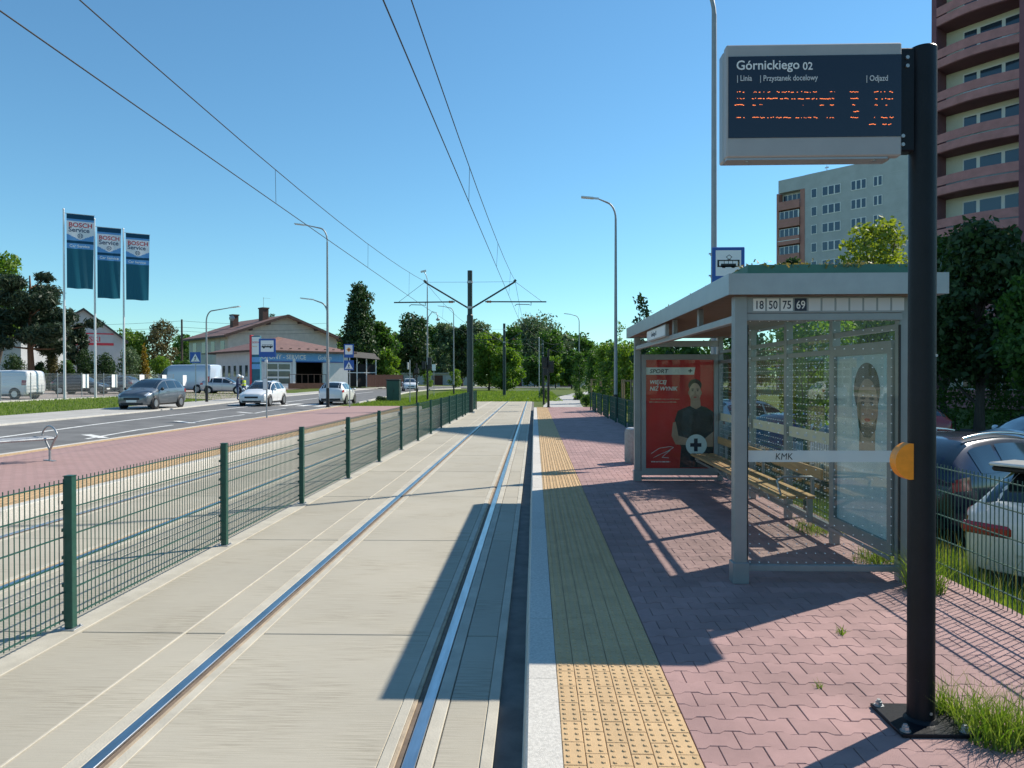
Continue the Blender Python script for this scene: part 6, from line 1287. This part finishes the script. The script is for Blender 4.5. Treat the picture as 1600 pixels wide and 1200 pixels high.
hs = [(22, 556, 66, 40, 'column', 'leaf_dark', 'dark clipped conifer under the pine branches, end of the garden hedge'), (62, 566, 64, 26, 'column', 'leaf_dark', 'low dark conifer beside the pine trunk'), (81, 546, 65, 19, 'column', 'leaf_olive', 'slim brownish columnar conifer by the pine trunk'), (104, 563, 66, 26, 'column', 'leaf_mid', 'low green shrub between the two slim conifers'), (134, 546, 66, 34, 'column', 'leaf_dark', 'wide dark conifer between the first two flagpoles'), (165, 552, 67, 34, 'column', 'leaf_dark', 'dark conifer between the second and third flagpole'), (203, 541, 66, 36, 'column', 'leaf_grey', 'rounded blue green conifer behind the third flagpole'), (225, 534, 67, 24, 'cone', 'leaf_gold', 'golden yellow cone shaped conifer behind the grey car'), (254, 556, 70, 40, 'round', 'leaf_light', 'light green shrub behind the crossing sign'), (288, 562, 74, 34, 'round', 'leaf_mid', 'green shrub behind the long panel van')]
for px, top, Y, wp, kd, lf, lb in hs: pt(lb, px, top, Y, wp, kd, lf, name='conifer' if kd != 'round' else 'shrub', cat='conifer' if kd != 'round' else 'shrub', n=3800, nb=18, base=.2, size=.09, shell=.75)
for px, top, Y, wp, lf, lb in ((205, 512, 104, 60, 'leaf_light', 'green garden tree behind the golden conifer'), (168, 525, 100, 40, 'leaf_yellow', 'yellowish garden tree behind the second flagpole'), (252, 500, 106, 56, 'leaf_olive', 'olive brown tree beside the utility pole'), (290, 522, 128, 40, 'leaf_mid', 'tree behind the gabled house by the utility pole'), (150, 508, 106, 14, 'leaf_olive', 'thin bare looking tree by the grey house roof'), (424, 483, 150, 22, 'leaf_dark', 'dark tree top showing over the gabled roof'), (528, 528, 135, 30, 'leaf_light', 'light tree between the gabled house and the tall dark tree')):
    pt(lb, px, top, Y, wp, 'round', lf, n=3600, nb=18, base=1.0, size=.030*wp/F_PX*Y*1.2)

# ------------------------------------------------------------------ grass
def rect(x0, x1, y0, y1, pw=1.0): return lambda rng, n: np.stack([x0+(x1-x0)*rng.random(n), y0+(y1-y0)*rng.random(n)**pw], 1)
def strip_l(rng, n):
    y = 24+52*rng.random(n)**1.2; a = np.interp(y, [24, 38, 50, 62, 76], [-21.9, -22.1, -22.6, -23.7, -24.5]); return np.stack([a-(8.6)*rng.random(n), y], 1)
for lb, fn, n, h, lm, sd_, w_ in (('long sunlit grass between the platform fence and the parked cars', rect(3.42, 5.5, 1.5, 30, 1.7), 42000, .22, 'grass_blade', 1, .004), ('dry seed heads among the grass by the parked cars', rect(3.6, 5.4, 2.5, 16, 1.3), 2600, .42, 'grass_dry', 2, .0025), ('green grass verge between the pavement and the yard fence', strip_l, 26000, .11, 'grass_blade', 3, .014), ('meadow grass around the tracks beyond the concrete slab', rect(-11.2, 2.2, 56.6, 100, 1.3), 26000, .16, 'grass_blade', 4, .02), ('grass beside the road past the far platform', rect(-11.9, -6.6, 43.2, 62, 1.2), 16000, .16, 'grass_blade', 5, .014), ('weeds along the footpath past the platform end', rect(3.6, 7.5, 41, 70, 1.3), 9000, .3, 'grass_blade', 6, .012)):
    o = piece('grass', grass_patch('grass', fn, n, h, lm, sd_, w_), None); tag(o, lb, 'grass', kind='stuff')
def tuft(label, x, y, n, h, r, sd_, leafm='grass_blade', z=ZP):
    t = thing('grass_tuft', label, 'grass', (x, y, z)); rng = np.random.default_rng(sd_)
    def fn(rng_, n_): a = rng_.random(n_)*6.283; q_ = r*rng_.random(n_)**.7; return np.stack([q_*np.cos(a), q_*np.sin(a)], 1)
    piece('blades', grass_patch('blades', fn, n, h, leafm, sd_, .0028, .95, lambda xx, yy: 0.0), t)
    piece('seed_stalks', grass_patch('seed_stalks', fn, max(3, n//40), h*1.7, 'grass_dry', sd_+1, .0012, .5, lambda xx, yy: 0.0), t)
tuft('big grass tuft growing against the display pole base', 2.12, 3.40, 620, .20, .16, 31); tuft('grass tuft away from the display pole plate', 2.30, 3.27, 380, .15, .12, 32); tuft('small grass tuft behind the display pole plate', 2.02, 3.62, 160, .16, .07, 33); tuft('dark weeds at the back corner foot of the shelter', 3.02, 5.72, 420, .30, .14, 34); tuft('weeds under the poster wall of the shelter', 3.08, 6.6, 380, .16, .22, 35); tuft('tiny weed in the paving joints before the pole', 1.52, 3.92, 26, .05, .025, 36); tuft('tiny weed in the paving by the shelter shadow', 1.98, 4.75, 46, .06, .035, 37); tuft('weeds along the shelter back rail', 3.07, 7.9, 420, .14, .3, 38)

# ------------------------------------------------------------------ two workers beside the silver car
mat('helmet_white', (.75, .75, .74), .35); mat('workwear_navy', (.02, .035, .09), .8, var=.2, vscale=10); mat('vest_lime', (.50, .62, .05), .7); mat('skin', (.48, .29, .21), .55); mat('trousers_blue', (.05, .08, .16), .8, var=.2, vscale=10); mat('boots', (.02, .018, .016), .7); mat('vest_stripe', (.6, .62, .62), .35)
def person(label, x, y, rz, J, vest):
    """body grown from a joint skeleton; J overrides joint positions (local: x right, y forward)"""
    z0 = gz(x); t = thing('person', label, 'person', (x, y, z0+.06), rz)
    P_ = dict(pel=(0, 0, .95), sp=(0, .01, 1.15), ch=(0, .02, 1.35), nk=(0, .02, 1.50), hd=(0, .05, 1.62), ht=(0, .05, 1.72), sl=(-.18, .01, 1.42), el=(-.25, .03, 1.15), wl=(-.20, .20, 1.02), fl=(-.19, .27, .99), sr=(.18, .01, 1.42), er=(.25, .03, 1.15), wr=(.18, .22, 1.05), fr=(.16, .29, 1.03), hl=(-.10, 0, .88), kl=(-.12, .03, .50), al=(-.13, -.02, .09), tl=(-.14, .15, .04), hr=(.10, 0, .88), kr=(.12, .04, .50), ar=(.13, .0, .09), tr=(.15, .16, .04)); P_.update(J); nm = list(P_)
    ed = [('pel', 'sp'), ('sp', 'ch'), ('ch', 'nk'), ('nk', 'hd'), ('hd', 'ht'), ('ch', 'sl'), ('sl', 'el'), ('el', 'wl'), ('wl', 'fl'), ('ch', 'sr'), ('sr', 'er'), ('er', 'wr'), ('wr', 'fr'), ('pel', 'hl'), ('hl', 'kl'), ('kl', 'al'), ('al', 'tl'), ('pel', 'hr'), ('hr', 'kr'), ('kr', 'ar'), ('ar', 'tr')]
    rad = dict(pel=.145, sp=.135, ch=.15, nk=.06, hd=.10, ht=.075, sl=.075, el=.05, wl=.036, fl=.04, sr=.075, er=.05, wr=.036, fr=.04, hl=.095, kl=.065, al=.045, tl=.04, hr=.095, kr=.065, ar=.045, tr=.04)
    me = bpy.data.meshes.new('body'); me.from_pydata([P_[k] for k in nm], [(nm.index(a), nm.index(b)) for a, b in ed], []); o = bpy.data.objects.new('body', me); COL.objects.link(o)
    md = o.modifiers.new('s', 'SKIN'); md.use_smooth_shade = True
    for i, k in enumerate(nm): v = me.skin_vertices[0].data[i]; v.radius = (rad[k], rad[k]*.85); v.use_root = k == 'pel'
    sb = o.modifiers.new('u', 'SUBSURF'); sb.levels = 2; dg = bpy.context.evaluated_depsgraph_get(); m2_ = bpy.data.meshes.new_from_object(o.evaluated_get(dg)); bpy.data.objects.remove(o)
    for m in ('workwear_navy', 'skin', 'trousers_blue', 'boots'): m2_.materials.append(MATS[m])
    hz, fl_, fr_ = P_['nk'][2]+.03, Vector(P_['wl']), Vector(P_['wr'])
    for p_ in m2_.polygons:
        c = p_.center; p_.use_smooth = True; p_.material_index = 1 if c.z > hz or (c-fl_).length < .10 and c.y > fl_.y or (c-fr_).length < .10 and c.y > fr_.y else (3 if c.z < .13 else (2 if c.z < .92 else 0))
    piece('body', m2_, t); h = np.array(P_['hd']); q = MB()
    q.lathe([(.135, 0), (.132, .05), (.115, .10), (.07, .14), (.01, .155)], h+np.array([0, 0, .035]), 18); q.obox(h+np.array([0, .14, .045]), (.09, 0, 0), (0, .045, -.008), (0, 0, .008)); q.build('helmet', 'helmet_white', t)
    q = MB(); q.lathe([(.012, 0), (.02, .02), (.006, .035)], h+np.array([0, .10, -.02]), 8, 'y')
    for ex in (-.035, .035): q.lathe([(.010, .088), (.004, .094)], h+np.array([ex, 0, .012]), 8, 'y')
    q.build('face', 'skin', t)
    if vest:
        q = MB(); c = (np.array(P_['sp'])+np.array(P_['ch']))/2; rings = [(.175, -.22), (.178, -.05), (.185, .10), (.165, .17)]; n = 18; vs = [c+np.array([r_*math.cos(a)*1.02, r_*.86*math.sin(a), z]) for r_, z in rings for a in np.linspace(0, 6.283, n, endpoint=False)]; q.add(vs, [(i*n+j, i*n+(j+1) % n, (i+1)*n+(j+1) % n, (i+1)*n+j) for i in range(3) for j in range(n)], True); vm = q.build('vest', 'vest_lime', t)
        q = MB(); vs = [c+np.array([.184*math.cos(a)*1.02, .184*.86*math.sin(a), z]) for z in (-.08, -.03) for a in np.linspace(0, 6.283, n, endpoint=False)]; q.add(vs, [(j, (j+1) % n, n+(j+1) % n, n+j) for j in range(n)], True); q.build('reflective_band', 'vest_stripe', vm)
xw = colY(371, 49.5); person('worker in navy workwear and white helmet standing by the silver car', xw, 49.5, R(-70), dict(hd=(0, .08, 1.61), ht=(0, .09, 1.71), wl=(-.14, .26, 1.08), fl=(-.12, .33, 1.08)), False)
xw = colY(381, 50.3); person('worker in lime vest and white helmet leaning towards his colleague', xw, 50.3, R(75), dict(ch=(0, .07, 1.30), nk=(0, .11, 1.43), hd=(0, .17, 1.53), ht=(0, .18, 1.63), sl=(-.18, .07, 1.36), sr=(.18, .07, 1.36), wl=(-.12, .34, 1.02), fl=(-.10, .41, 1.01), wr=(.14, .32, 1.06), fr=(.12, .39, 1.06)), True)
